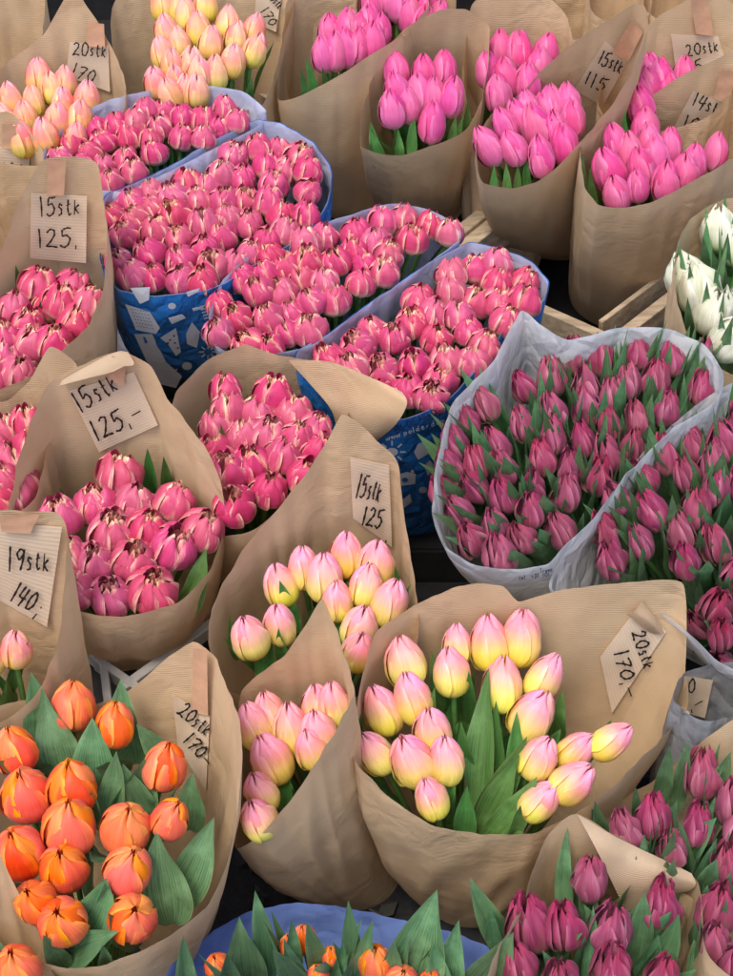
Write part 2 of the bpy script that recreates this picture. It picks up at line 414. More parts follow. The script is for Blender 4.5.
def tulip(kind, P, lean, bx, by, bz, s=1.0, nleaf=1, lk='leaf', leaflen=.15, leafw=.028, leafrise=.0):
    H = SIZE[kind][0] * s
    d = lean.normalized()
    hb = P - d * (H * .5)
    base = Vector((bx + (P.x - bx) * .25, by + (P.y - by) * .25, bz + .01))
    root = link(bpy.data.objects.new(kind_name[kind], None)); root.location = base; root.empty_display_size = .02
    # stem in one straight run from the bunch's foot to the head
    sd = hb + d * .004 - base
    st = link(bpy.data.objects.new('stem', STEM), root); st.rotation_mode = 'QUATERNION'
    st.rotation_quaternion = align(sd); st.scale = (.0034, .0034, sd.length)
    pr = random.choice(PROTO[kind]); q = align(d, random.uniform(0, 6.28))
    ws = random.uniform(.93, 1.07)
    if isinstance(pr, list):
        for pm in pr:
            o = link(bpy.data.objects.new('petal', pm), root); o.location = hb - base
            o.rotation_mode = 'QUATERNION'; o.rotation_quaternion = q; o.scale = (H * ws, H * ws, H)
    else:
        o = link(bpy.data.objects.new('flower_head', pr), root); o.location = hb - base
        o.rotation_mode = 'QUATERNION'; o.rotation_quaternion = q; o.scale = (H * ws, H * ws, H)
    for k in range(nleaf):
        a = random.uniform(0, 6.28); off = Vector((math.cos(a), math.sin(a), 0))
        L = leaflen * random.uniform(.8, 1.15)
        rise = random.uniform(-.025, .014) + leafrise
        lb = hb - sd.normalized() * (L - .02) + off * .009
        tip = P + off * random.uniform(.018, .036) + Vector((0, 0, rise)) + Vector((0, -.006 if leafrise > .02 else 0, 0))
        add_leaf(root, lb, tip, leafw * random.uniform(.75, 1.2), lk, roll=0, face=-off)
    return root
kind_name = {'orange': 'orange_tulip', 'bicolor': 'yellow_pink_tulip', 'peach': 'peach_tulip', 'pink': 'pink_tulip', 'double': 'double_pink_tulip', 'wine': 'dark_pink_tulip', 'white': 'white_tulip'}
kind_word = {'orange': 'orange', 'bicolor': 'yellow-pink', 'peach': 'peach', 'pink': 'pink', 'double': 'double pink', 'wine': 'dark pink', 'white': 'white'}

# ------------------------------------------------------------------ wrappers
def cr_closed(pts, n):
    m = len(pts); out = []
    seg = [math.hypot(pts[(i + 1) % m][0] - pts[i][0], pts[(i + 1) % m][1] - pts[i][1]) for i in range(m)]
    tot = sum(seg); 
    for k in range(n):
        s = tot * k / n; i = 0
        while i < m - 1 and s > seg[i]: s -= seg[i]; i += 1
        t = s / max(seg[i], 1e-6)
        p = [pts[(i - 1) % m], pts[i], pts[(i + 1) % m], pts[(i + 2) % m]]
        out.append(tuple(.5 * (2 * p[1][c] + (p[2][c] - p[0][c]) * t + (2 * p[0][c] - 5 * p[1][c] + 4 * p[2][c] - p[3][c]) * t * t * .6 + (3 * p[1][c] - p[0][c] - 3 * p[2][c] + p[3][c]) * t ** 3 * .0)
                         if False else _cr(p, c, t) for c in range(3)))
    return out
def _cr(p, c, t):
    a, b, d, e = p[0][c], p[1][c], p[2][c], p[3][c]
    m1, m2 = (d - a) * .30, (e - b) * .30
    t2, t3 = t * t, t ** 3
    return (2 * t3 - 3 * t2 + 1) * b + (t3 - 2 * t2 + t) * m1 + (-2 * t3 + 3 * t2) * d + (t3 - t2) * m2

class Bunch: pass
def wrapper(name, rim, heads_px, label, cat, material, inner=None, base_px=None, r0=.045, rd=None, tau=.15, wr=1.0, group=None, n=150, nt=30, plane_dz=0, bz=None, yc=None, flat=False):
    B = Bunch()
    H = [on_plane(q[0], q[1]) for q in heads_px]
    y0 = min(p.y for p in H); y1 = max(p.y for p in H)
    B.yc = yc if yc is not None else (y0 + y1) / 2
    B.rd = rd or max(.06, (y1 - y0) / 2 + .035)
    B.bz = bz if bz is not None else step_h(B.yc)
    cp = cr_closed(rim, n)
    rp = [at_y(x, y, B.yc + v * B.rd) if not flat else on_plane(x, y, flat) for x, y, v in cp]
    xs = [p.x for p in rp]; xc = (min(xs) + max(xs)) / 2
    if base_px:
        d = ray(*base_px); b = CAM + d * ((B.bz - CAM.z) / d.z); B.bx, B.by = b.x, b.y
    else: B.bx, B.by = xc, B.yc
    B.root = link(bpy.data.objects.new(name, None)); B.root.location = (B.bx, B.by, B.bz); B.root.empty_display_size = .03
    tagp(B.root, label, cat, group)
    Hm = .30; seed = random.random() * 100
    g = lambda h: 1 - math.exp(-max(h, 0) / tau)
    vs, uv = [], []; arc = 0
    arcs = [0]
    for i in range(n): arcs.append(arcs[-1] + (rp[(i + 1) % n] - rp[i]).length)
    nbase = sum(arcs[-1:])
    for j in range(nt + 1):
        t = (j / nt) ** .9
        for i in range(n + 1):
            p = rp[i % n]
            th = math.atan2(p.y - B.yc, p.x - xc)
            bp = Vector((B.bx + r0 * math.cos(th), B.by + r0 * math.sin(th) * .9, B.bz))
            Hi = p.z - B.bz
            w = g(t * Hi) / g(Hi)
            q = Vector((bp.x + (p.x - bp.x) * w, bp.y + (p.y - bp.y) * w, B.bz + t * Hi))
            # gathered folds running down the sheet and a few dents across it
            out = Vector((math.cos(th), math.sin(th), .1))
            s = Vector((math.cos(th) * 2.1, math.sin(th) * 2.1, t * 1.1 + seed))
            f1 = 1 - abs(noise.noise(s * 1.6)) * 2.4
            f2 = noise.noise(Vector((math.cos(th) * 5, math.sin(th) * 5, t * 5 + seed)))
            f3 = 1 - abs(noise.noise(Vector((p.x * 22, p.y * 22 + t * 2, t * 7 + seed)))) * 2.5
            env = math.sin(math.pi * min(1, t * .97)) ** .6 * .9 + .0
            q += out * wr * (.005 * f1 + .003 * f2 + .001 * f3) * env
            q += out * wr * .0022 * noise.noise(Vector((p.x * 60, p.y * 60, seed))) * t
            vs.append(q); uv.append((arcs[i], t * Hi * 1.1))
    faces = grid_faces(n, nt)
    loc = Vector((B.bx, B.by, B.bz))
    B.bvh = BVHTree.FromPolygons(vs, faces)
    mats = [material] if inner is None else [material, inner]
    me = mesh('wrap_sheet', [v - loc for v in vs], faces, mats, uv)
    o = link(bpy.data.objects.new('film_sheet' if inner is not None else 'paper_sheet', me), B.root)
    B.loc = loc; B.sheet = o
    if inner is not None:
        # second, paler ply just inside the printed one
        iv = []
        for v in vs:
            c = Vector((B.bx, B.yc, v.z)) - v; c.z = 0
            iv.append(v + c.normalized() * .0018)
        me2 = mesh('inner', [v - loc for v in iv], faces, [inner], uv)
        o2 = link(bpy.data.objects.new('inner_film', me2), B.root)
    return B

def fit_surface(B, quad, off):
    """quadratic ray-depth patch fitted to the paper behind a quad; returns a function pixel -> point resting off it"""
    A, D, pts = [], [], []
    cx = sum(q[0] for q in quad) / 4; cy = sum(q[1] for q in quad) / 4
    for i in range(9):
        for j in range(9):
            s, t = i / 8, j / 8
            x = (quad[0][0] * (1 - s) + quad[1][0] * s) * (1 - t) + (quad[3][0] * (1 - s) + quad[2][0] * s) * t
            y = (quad[0][1] * (1 - s) + quad[1][1] * s) * (1 - t) + (quad[3][1] * (1 - s) + quad[2][1] * s) * t
            h = B.bvh.ray_cast(CAM, ray(x, y))
            if h[0] is None: continue
            u, v = (x - cx) / 40, (y - cy) / 40
            A.append([1, u, v, u * u, u * v, v * v]); D.append(h[3])
    if len(D) < 8:
        y = B.yc + B.rd
        return lambda px, py, e=0: at_y(px, py, y - off - e)
    A = np.array(A); D = np.array(D)
    med = np.median(D); k = np.abs(D - med) < .06; A, D = A[k], D[k]
    c = np.linalg.lstsq(A, D, rcond=None)[0] if len(D) > 12 else np.array([med, 0, 0, 0, 0, 0])
    sh = max(0, float(np.percentile(A @ c - D, 96)))
    def f(px, py, e=0):
        u, v = (px - cx) / 40, (py - cy) / 40
        d = c[0] + c[1] * u + c[2] * v + c[3] * u * u + c[4] * u * v + c[5] * v * v
        d = d - sh
        r_ = ray(px, py)
        hit = B.bvh.ray_cast(CAM, r_)
        if hit[0] is not None: d = min(d, hit[3] - .001)
        return CAM + r_ * float(d - off - e)
    return f

def bil(quad, s, t):
    return tuple((quad[0][c] * (1 - s) + quad[1][c] * s) * (1 - t) + (quad[3][c] * (1 - s) + quad[2][c] * s) * t for c in (0, 1))

G = {  # handwritten / simple print strokes, unit cell 0..1 with y up
 '0': [[(.5, 1), (.2, .8), (.12, .45), (.3, .08), (.6, .05), (.85, .35), (.82, .75), (.55, 1), (.42, .97)]],
 '1': [[(.35, 1.05), (.45, .5), (.5, -.05)]],
 '2': [[(.12, .8), (.35, 1), (.68, .92), (.7, .65), (.4, .3), (.08, .03), (.45, .08), (.95, .0)]],
 '4': [[(.25, 1), (.1, .45), (.45, .4), (.9, .48)], [(.72, .95), (.68, .4), (.6, -.1)]],
 '5': [[(.2, .98), (.18, .55), (.5, .62), (.78, .4), (.68, .1), (.35, -.02), (.08, .08)], [(.2, .98), (.55, 1.0), (.9, 1.04)]],
 '7': [[(.08, .9), (.5, .98), (.9, .95), (.6, .5), (.4, -.05)], [(.28, .48), (.8, .52)]],
 '9': [[(.8, .9), (.45, 1), (.2, .75), (.4, .5), (.75, .65), (.82, .9), (.75, .4), (.6, -.05)]],
 's': [[(.75, .55), (.4, .6), (.25, .42), (.6, .28), (.6, .08), (.15, .02)]],
 't': [[(.45, .85), (.42, .3), (.6, .02), (.85, .1)], [(.15, .55), (.8, .58)]],
 'k': [[(.2, .8), (.2, .0)], [(.75, .55), (.25, .28), (.8, .0)]],
 'n': [[(.1, .5), (.15, .0), (.3, .42), (.6, .5), (.65, .02), (.9, .1)]],
 ',': [[(.5, .08), (.4, -.22)]], ';': [[(.5, .5), (.52, .42)], [(.5, .08), (.4, -.22)]], '-': [[(.05, .35), (.95, .42)]], '.': [[(.45, .06), (.55, .0)]], ' ': [],
 'B': [[(.1, 0), (.1, 1), (.6, .95), (.65, .6), (.15, .52), (.75, .45), (.75, .05), (.1, 0)]],
 'L': [[(.15, 1), (.15, 0), (.8, 0)]], 'O': [[(.5, 1), (.1, .7), (.1, .3), (.5, 0), (.9, .3), (.9, .7), (.5, 1)]],
 'E': [[(.85, 1), (.15, 1), (.15, 0), (.85, 0)], [(.15, .52), (.7, .52)]], 'M': [[(.05, 0), (.15, 1), (.5, .3), (.85, 1), (.95, 0)]],
 'N': [[(.1, 0), (.1, 1), (.9, 0), (.9, 1)]], 'T': [[(.05, 1), (.95, 1)], [(.5, 1), (.5, 0)]],
 'w': [[(.05, .55), (.25, 0), (.5, .5), (.75, 0), (.95, .6)]], 'p': [[(.2, .55), (.2, -.35)], [(.2, .5), (.7, .5), (.7, .05), (.2, .05)]],
 'o': [[(.5, .55), (.15, .3), (.45, 0), (.8, .25), (.5, .55)]], 'l': [[(.4, 1), (.4, .05), (.6, 0)]],
 'd': [[(.75, 1), (.75, 0)], [(.75, .45), (.3, .5), (.2, .1), (.75, .05)]], 'e': [[(.2, .3), (.8, .32), (.5, .56), (.2, .3), (.4, .0), (.8, .08)]],
 'r': [[(.25, .55), (.25, 0)], [(.25, .4), (.7, .55)]], 'a': [[(.75, .5), (.3, .5), (.2, .1), (.7, .1), (.75, .5), (.85, 0)]], 'm': [[(.1, 0), (.12, .5), (.4, .45), (.45, 0)], [(.45, .4), (.8, .45), (.85, 0)]],
 '+': [[(.1, .45), (.9, .45)], [(.5, .8), (.5, .1)]], '3': [[(.15, .95), (.75, .9), (.4, .55), (.8, .3), (.4, 0), (.1, .1)]], '(': [[(.6, 1), (.3, .5), (.6, 0)]], ')': [[(.4, 1), (.7, .5), (.4, 0)]],
}
NARROW = {'1': .5, ',': .35, '.': .35, 's': .62, 't': .6, 'k': .7, 'n': .8, 'l': .4, '(': .5, ')': .5}
def text_strokes(s, x0, y0, x1, y1, h):
    """pixel polylines of a word whose baseline runs from (x0,y0) to (x1,y1), capital height h px"""
    tot = sum(NARROW.get(c, 1.0) + .14 for c in s)
    L = math.hypot(x1 - x0, y1 - y0); dx, dy = (x1 - x0) / L, (y1 - y0) / L
    ux, uy = dy, -dx; k = L / tot; cur = 0; out = []
    for c in s:
        w = NARROW.get(c, 1.0)
        for st in G[c]:
            pl = []
            for (a, b) in st:
                a += random.uniform(-.05, .05) + b * .12; b += random.uniform(-.05, .05)
                X = x0 + dx * (cur + a * w) * k + ux * b * h; Y = y0 + dy * (cur + a * w) * k + uy * b * h
                pl.append((X, Y))
            out.append(pl)
        cur += w + .14
    return out
def smooth_pl(pl, sub=4):
    if len(pl) < 3: return pl
    out = []
    for i in range(len(pl) - 1):
        a = pl[max(i - 1, 0)]; b = pl[i]; c = pl[i + 1]; d = pl[min(i + 2, len(pl) - 1)]
        for k in range(sub):
            t = k / sub
            out.append(tuple(_cr((a, b, c, d), q, t) * 1.0 for q in (0, 1)))
    out.append(pl[-1]); return out
def ribbons(strokes, width, f, e):
    vs, fs = [], []
    for pl in strokes:
        pl = smooth_pl(pl); m = len(pl); b = len(vs)
        for i in range(m):
            p0 = pl[max(i - 1, 0)]; p1 = pl[min(i + 1, m - 1)]
            tx, ty = p1[0] - p0[0], p1[1] - p0[1]; L = math.hypot(tx, ty) or 1
            w = width * .5 * (1 + .25 * math.sin(i * 1.7)) * (.6 if i in (0, m - 1) else 1)
            nx, ny = -ty / L * w, tx / L * w
            vs.append(f(pl[i][0] + nx, pl[i][1] + ny, e)); vs.append(f(pl[i][0] - nx, pl[i][1] - ny, e))
        for i in range(m - 1):
            a = b + 2 * i; fs.append((a, a + 1, a + 3, a + 2))
    return vs, fs
def polys_px(polys, f, e):
    vs, fs = [], []
    for pl in polys:
        cx = sum(p[0] for p in pl) / len(pl); cy = sum(p[1] for p in pl) / len(pl)
        b = len(vs); vs.append(f(cx, cy, e))
        for p in pl: vs.append(f(p[0], p[1], e))
        m = len(pl)
        for i in range(m): fs.append((b, b + 1 + i, b + 1 + (i + 1) % m))
    return vs, fs
def price_tag(B, quad, texts, tape=None, ink_w=1.5, dogear=None):
    f = fit_surface(B, quad, .0022)
    nn = 10; vs, uv = [], []
    cx = sum(q[0] for q in quad) / 4; cy = sum(q[1] for q in quad) / 4
    sd = random.random() * 50
    for j in range(nn + 1):
        for i in range(nn + 1):
            s, t = i / nn, j / nn
            x, y = bil(quad, s, t)
            lift = .004 * (t ** 3) * (abs(s - .5) * 2) ** 2 + .0012 * (noise.noise(Vector((s * 3, t * 3, sd))) + .5)
            vs.append(f(x, y, lift)); uv.append((s * .06, t * .07))
    o = link(bpy.data.objects.new('price_tag', mesh('price_tag', [v - B.loc for v in vs], grid_faces(nn, nn), M['tag'], uv)), B.root)
    st = []
    for (s, x0, y0, x1, y1, h) in texts: st += text_strokes(s, x0, y0, x1, y1, h)
    v, fs = ribbons(st, ink_w * 1.0, f, .0068)
    link(bpy.data.objects.new('writing', mesh('writing', [p - B.loc for p in v], fs, M['ink'])), o)
    if tape:
        vs, uv = [], []
        for j in range(7):
            for i in range(5):
                x, y = bil(tape, i / 4, j / 6); vs.append(f(x, y, .0062 + .0006 * math.sin(j * 2 + i))); uv.append((i / 4, j / 6))
        link(bpy.data.objects.new('tape', mesh('tape', [p - B.loc for p in vs], grid_faces(4, 6), M['tape'], uv)), o)
    return o
def flap(B, rows, m='kraft', sub=7, name='folded_flap'):
    nr, nc = len(rows), len(rows[0])
    P = [[at_y(x, y, B.yc + v * B.rd) for (x, y, v) in r] for r in rows]
    def crv(a, b, c, d, t):
        m1, m2 = (c - a) * .5, (d - b) * .5; t2, t3 = t * t, t ** 3
        return b * (2 * t3 - 3 * t2 + 1) + m1 * (t3 - 2 * t2 + t) + c * (-2 * t3 + 3 * t2) + m2 * (t3 - t2)
    def samp(l, s):
        i = min(int(s), len(l) - 2); t = s - i
        return crv(l[max(i - 1, 0)], l[i], l[i + 1], l[min(i + 2, len(l) - 1)], t)
    NU, NV = (nc - 1) * sub, (nr - 1) * sub; vs, uv = [], []
    for j in range(NV + 1):
        for i in range(NU + 1):
            l = [samp(P[r], i / sub) for r in range(nr)]
            q = samp(l, j / sub); q = q + Vector((0, -1, 1)) * .003 * noise.noise(q * 25)
            vs.append(q); uv.append((i / NU * .12, j / NV * .12))
    o = link(bpy.data.objects.new(name, mesh(name, [v - B.loc for v in vs], grid_faces(NU, NV), M[m], uv)), B.root)
    return o

# ------------------------------------------------------------------ filling a wrapper with tulips
ORD = ['first', 'second', 'third', 'fourth', 'fifth', 'sixth', 'seventh', 'eighth', 'ninth', 'tenth', 'eleventh', 'twelfth']
def label_heads(pts, word, where, group):
    """row and place in the row, both read off the photograph, for a small bunch"""
    n = len(pts); idx = sorted(range(n), key=lambda i: pts[i][1])
    nr = 1 if n < 4 else 2 if n < 8 else 3 if n < 14 else 4
    rown = {1: ['the'], 2: ['back', 'front'], 3: ['back', 'middle', 'front'], 4: ['back', 'second', 'third', 'front']}[nr]
    out = [None] * n; k = 0
    for r in range(nr):
        cnt = (n - k) // (nr - r); row = sorted(idx[k:k + cnt], key=lambda i: pts[i][0]); k += cnt
        for q, i in enumerate(row):
            if cnt == 1: pos = 'single'
            elif q == 0: pos = 'leftmost'
            elif q == cnt - 1: pos = 'rightmost'
            else: pos = ORD[q] + ' from left'
            out[i] = f"{word} tulip, {pos}, {rown[r]} row, {where}"
    return out
def fill(B, kind, heads, where, group, nleaf=1, lk='leaf', s=1.0, leans=None, back=.25, out=.9, jit=.006, leaves=(), auto_label=True, leaflen=.15, leafw=.028, leafrise=0, dz=0.0, kinds=None):
    word = kind_word[kind]
    pts = [(h[0], h[1]) for h in heads]
    vis = [i for i, p in enumerate(pts)]
    if auto_label: labels = label_heads(pts, word, where, group)
    else:
        labels = [f"{word} tulip packed among many others, {where}"] * len(pts)
        for fn, nm in ((lambda p: p[0], 'leftmost'), (lambda p: -p[0], 'rightmost'), (lambda p: p[1], 'rearmost'), (lambda p: -p[1], 'frontmost')):
            i = min(range(len(pts)), key=lambda k: fn(pts[k]))
            if 'among' in labels[i]: labels[i] = f"{nm} {word} tulip of those {where}"
    roots = []
    for i, h in enumerate(heads):
        P = on_plane(h[0], h[1], dz) + Vector((0, 0, 0))
        P = P + ray(h[0], h[1]) * random.uniform(-jit, jit) * 1.5
        sz = (h[2] if len(h) > 2 else 1.0) * s * random.uniform(.92, 1.06)
        tx = h[3] if len(h) > 3 else 0.0
        ln = Vector(((P.x - B.bx) * out / .25 + tx, (P.y - B.yc) * out / .25 + back, 1))
        ja = .1 if auto_label else .22
        ln += Vector((random.uniform(-ja, ja), random.uniform(-ja, ja), 0))
        nl = int(nleaf) + (1 if random.random() < nleaf - int(nleaf) else 0)
        r = tulip(kind, P, ln, B.bx, B.by, B.bz, sz, nl, lk, leaflen, leafw, leafrise)
        tagp(r, labels[i], 'tulip', group)
        roots.append((r, P))
    for lf in leaves:      # (base px, tip px, width px[, height of the tip above the heads])
        (x0, y0), (x1, y1), w = lf[0], lf[1], lf[2]
        dzt = (lf[3] if len(lf) > 3 else .015) + .008
        a = on_plane(x0, y0, -.035); b = on_plane(x1, y1, dzt)
        L = (b - a)
        a = a - Vector((0, 0, .03)) - L * .15
        r = min(roots, key=lambda rp: (rp[1] - a).length)[0]
        wm = w / F * (b - CAM).length * 1.15
        add_leaf(r, a, b, wm, lk, roll=random.uniform(-.3, .3), face=(CAM - a))
    return roots
def pack(poly, dmin, tries=9000, seed=1, k=.965):
    cx = sum(p[0] for p in poly) / len(poly); cy = sum(p[1] for p in poly) / len(poly)
    poly = [(cx + (p[0] - cx) * k, cy + (p[1] - cy) * k + 2) for p in poly]
    P = [on_plane(*p) for p in poly]; rng = random.Random(seed)
    def inside(x, y):
        c = False; j = len(P) - 1
        for i in range(len(P)):
            if (P[i].y > y) != (P[j].y > y) and x < (P[j].x - P[i].x) * (y - P[i].y) / (P[j].y - P[i].y) + P[i].x: c = not c
            j = i
        return c
    xs = [p.x for p in P]; ys = [p.y for p in P]; out = []
    for _ in range(tries):
        x, y = rng.uniform(min(xs), max(xs)), rng.uniform(min(ys), max(ys))
        if not inside(x, y): continue
        if all((x - a) ** 2 + (y - b) ** 2 > dmin * dmin for a, b in out): out.append((x, y))
    px = []
    for x, y in out:
        v = Vector((x, y, zh(y))) - CAM
        k = F / v.dot(FW); px.append((366.5 + v.dot(RT) * k, 488 - v.dot(UP) * k))
    return px

# ================================================================== THE STALL
K = M['kraft']
def W(rim, heads, label, **k):
    return wrapper('paper_wrapper', rim, heads, label, 'paper wrapper', k.pop('m', K), **k)
def Fm(rim, heads, label, m='blue_film', inner='blue_in', **k):
    return wrapper('film_sleeve', rim, heads, label, 'plastic sleeve', M[m], inner=M[inner], **k)

# ---- back row, left to right
h = [(-30, 20), (5, -20)]
b = W([(-60, 60, -1), (0, 72, -1), (32, 62, -.6), (44, 25, .3), (42, -20, .9), (0, -45, 1), (-60, -30, 1), (-90, 20, 0)], [(0, 40), (0, -10)], 'brown paper wrapper cut off by the top left corner')

h = [(39, 76), (51, 88), (65, 82), (87, 98), (63, 103), (33, 102), (10, 98), (25, 117), (57, 119), (80, 117), (4, 120), (45, 135), (22, 138), (76, 138)]
b = W([(-20, 155, -.9), (20, 165, -1), (60, 165, -1), (100, 150, -.8), (124, 108, -.2), (124, 80, .3), (112, 48, .8), (88, 8, 1), (72, -12, 1), (43, 35, .95), (8, 62, .8), (-15, 90, .3), (-25, 120, -.3)], h, 'brown paper wrapper with tag 20 stk 170, upper left')
price_tag(b, [(70, 42), (108, 46), (110, 92), (66, 76)], [('20stk', 72, 55, 107, 57, 13), ('170', 70, 75, 94, 84, 13)], [(88, 22), (104, 24), (105, 48), (87, 46)], 1.4)
fill(b, 'peach', h, 'paper in the upper left', 'tulips in the upper left paper', 1, back=.45, leafrise=-.02)

h = [(162, 4), (178, 8), (166, 31), (178, 43), (186, 14), (198, 29), (211, 43), (228, 22), (236, 37), (233, 60), (254, 29), (255, 49), (162, 53), (172, 64), (192, 64), (200, 74), (215, 72), (176, 80), (156, 82), (197, 90), (186, 92), (170, 94), (205, 5)]
b = W([(262, 104, -.6), (235, 112, -1), (190, 115, -1), (152, 112, -.9), (130, 98, -.5), (114, 60, .1), (112, 10, .8), (140, -35, 1), (220, -45, 1), (275, -30, 1), (294, 0, .8), (284, 40, .2), (274, 75, -.2)], h, 'brown paper wrapper round peach tulips, top, left of the middle', r0=.05)
price_tag(b, [(257, -12), (282, -8), (276, 32), (254, 22)], [('170', 260, 11, 271, 28, 9), ('20stk', 266, -5, 279, 10, 8)], None, 1.2)
fill(b, 'peach', h, 'top left-of-middle paper', 'peach tulips at the top', .8, back=.5, leafrise=-.02)

h = [(323, 53), (348, 27), (347, 47), (330, 31), (368, 22), (373, 41), (360, 29), (335, 50), (358, 45), (380, 30)]
b = W([(280, 100, -.8), (300, 96, -1), (338, 76, -1), (375, 52, -.8), (405, 33, -.4), (428, 5, .2), (424, -30, .9), (380, -40, 1), (320, -30, 1), (288, 0, .7), (283, 40, .2), (277, 80, -.4)], h, 'brown paper wrapper with slanted top edge, left of the centre back wrapper', base_px=(352, 205), rd=.10, r0=.055)
price_tag(b, [(392, -8), (417, -4), (405, 36), (384, 30)], [('125', 391, 30, 399, 12, 8), ('15', 398, 6, 404, -6, 8)], None, 1.2)
fill(b, 'pink', h, 'paper left of centre back', 'pink tulips left of the centre back wrapper', 1, back=.5, leaves=[((318, 90), (306, 58), 9), ((308, 92), (301, 70), 8), ((330, 86), (322, 68), 8)])

h = [(410, 14), (428, 8), (424, 24), (398, 2), (438, 18), (372, 0), (386, -4)]
b = W([(380, 45, -1), (410, 58, -1), (440, 50, -.8), (455, 10, 0), (450, -40, 1), (400, -50, 1), (360, -30, .8), (358, 20, -.3)], h, 'brown paper wrapper partly hidden at the top centre edge')
fill(b, 'pink', h, 'hidden top centre wrapper', 'pink tulips at the top centre edge', .5, back=.5)

h = [(500, 48), (519, 50), (505, 77), (539, 66), (546, 50), (488, 69), (528, 82), (498, 92)]
b = W([(474, 122, -.8), (498, 132, -1), (530, 128, -1), (556, 108, -.7), (573, 60, 0), (568, 20, .7), (542, -8, 1), (500, -14, 1), (472, 5, .9), (464, 60, .3), (466, 95, -.4)], h, 'brown paper wrapper behind the 15 stk 115 wrapper', r0=.05)
fill(b, 'pink', h, 'hidden behind the slanted 115 paper', 'pink tulips behind the 115 wrapper', 1.2, back=.5, leafrise=-.02)

for i, (x, y, wd, lb) in enumerate([(590, 0, 60, 'brown paper wrapper in the top background, right of centre'), (700, -12, 55, 'brown paper wrapper in the top right corner'), (640, -12, 50, 'dim brown paper wrapper between the two in the top right background'), (310, -14, 40, 'dim brown paper wrapper at the top edge, left of centre')]):
    W([(x - wd, y + 20, -.5), (x - wd * .4, y + 38, -1), (x + wd * .4, y + 36, -1), (x + wd, y + 12, -.3), (x + wd * .9, y - 50, .8), (x, y - 70, 1), (x - wd * .9, y - 50, .8)], [(x, y - 10), (x, y - 50)], lb, r0=.06)

h = [(643, 93), (648, 84), (660, 77), (684, 73), (668, 90), (650, 70), (641, 104)]
b = W([(610, 125, -.8), (655, 132, -1), (710, 115, -.9), (755, 60, 0), (745, 15, .8), (712, -8, 1), (692, -2, 1), (662, 14, 1), (630, 40, .9), (608, 62, .6), (598, 100, 0)], h, 'brown paper wrapper with tag 20 stk at the upper right', r0=.055)
price_tag(b, [(671, 34), (718, 36), (730, 76), (676, 72)], [('20stk', 686, 57, 720, 51, 12), ('15.', 690, 72, 708, 68, 10)], [(690, -2), (708, 0), (714, 36), (696, 34)], 1.4)
fill(b, 'pink', h, 'upper right, behind the big 105 paper', 'pink tulips behind the 105 wrapper', .6, back=.5)

h = [(396, 69), (392, 108), (397, 90), (424, 72), (418, 92), (444, 68), (452, 96), (434, 96), (432, 121), (408, 104)]
b = W([(362, 146, -.8), (383, 154, -1), (403, 155, -1), (436, 144, -1), (465, 130, -.8), (481, 100, -.3), (489, 53, .5), (488, 25, .9), (466, 10, 1), (440, 10, 1), (412, 24, 1), (396, 38, .9), (382, 58, .7), (368, 92, .2), (361, 120, -.4)], h, 'brown paper wrapper round pink tulips, centre of the back row', base_px=(425, 212), r0=.06, tau=.3)
fill(b, 'pink', h, 'centre back paper', 'pink tulips in the centre back wrapper', 1.2, back=.5, leafrise=-.03, leaves=[((376, 146), (371, 122), 10, -.01), ((383, 148), (368, 128), 9, -.01), ((398, 150), (397, 128), 9, -.01), ((412, 140), (413, 112), 9, -.01), ((449, 138), (456, 117), 9, -.01), ((455, 134), (462, 118), 7, -.01), ((465, 120), (468, 100), 7, -.01)])

h = [(487, 145, 1.05), (513, 147), (504, 124), (518, 116), (535, 125, 1.1), (546, 110), (552, 104), (568, 102), (572, 118, 1.1), (541, 154), (540, 161, .8), (564, 143), (556, 130), (528, 108)]
b = W([(476, 165, -.8), (484, 183, -1), (512, 188, -1), (538, 181, -.9), (557, 167, -.8), (580, 142, -.5), (606, 112, -.2), (630, 75, .2), (647, 30, .6), (645, 8, .9), (634, 4, 1), (612, 18, 1), (580, 38, 1), (548, 65, .9), (522, 92, .7), (492, 115, .2), (476, 142, -.4)], h, 'brown paper wrapper with tag 15 stk 115', base_px=(556, 236), r0=.08, rd=.10, tau=.3)
price_tag(b, [(605, 41), (628, 60), (603, 106), (574, 90)], [('15stk', 597, 63, 621, 74, 14), ('115', 583, 83, 605, 93, 13)], [(632, 20), (643, 32), (628, 62), (612, 52)], 1.5)
fill(b, 'pink', h, 'slanted paper tagged 115 above the crate', 'pink tulips in the 115 wrapper', 1.0, back=.45, leafrise=-.03, leaves=[((496, 185), (494, 165), 8, -.02), ((507, 186), (505, 162), 8, -.02), ((518, 184), (517, 164), 8, -.02), ((530, 176), (527, 158), 8, -.01), ((549, 150), (551, 117), 11)])

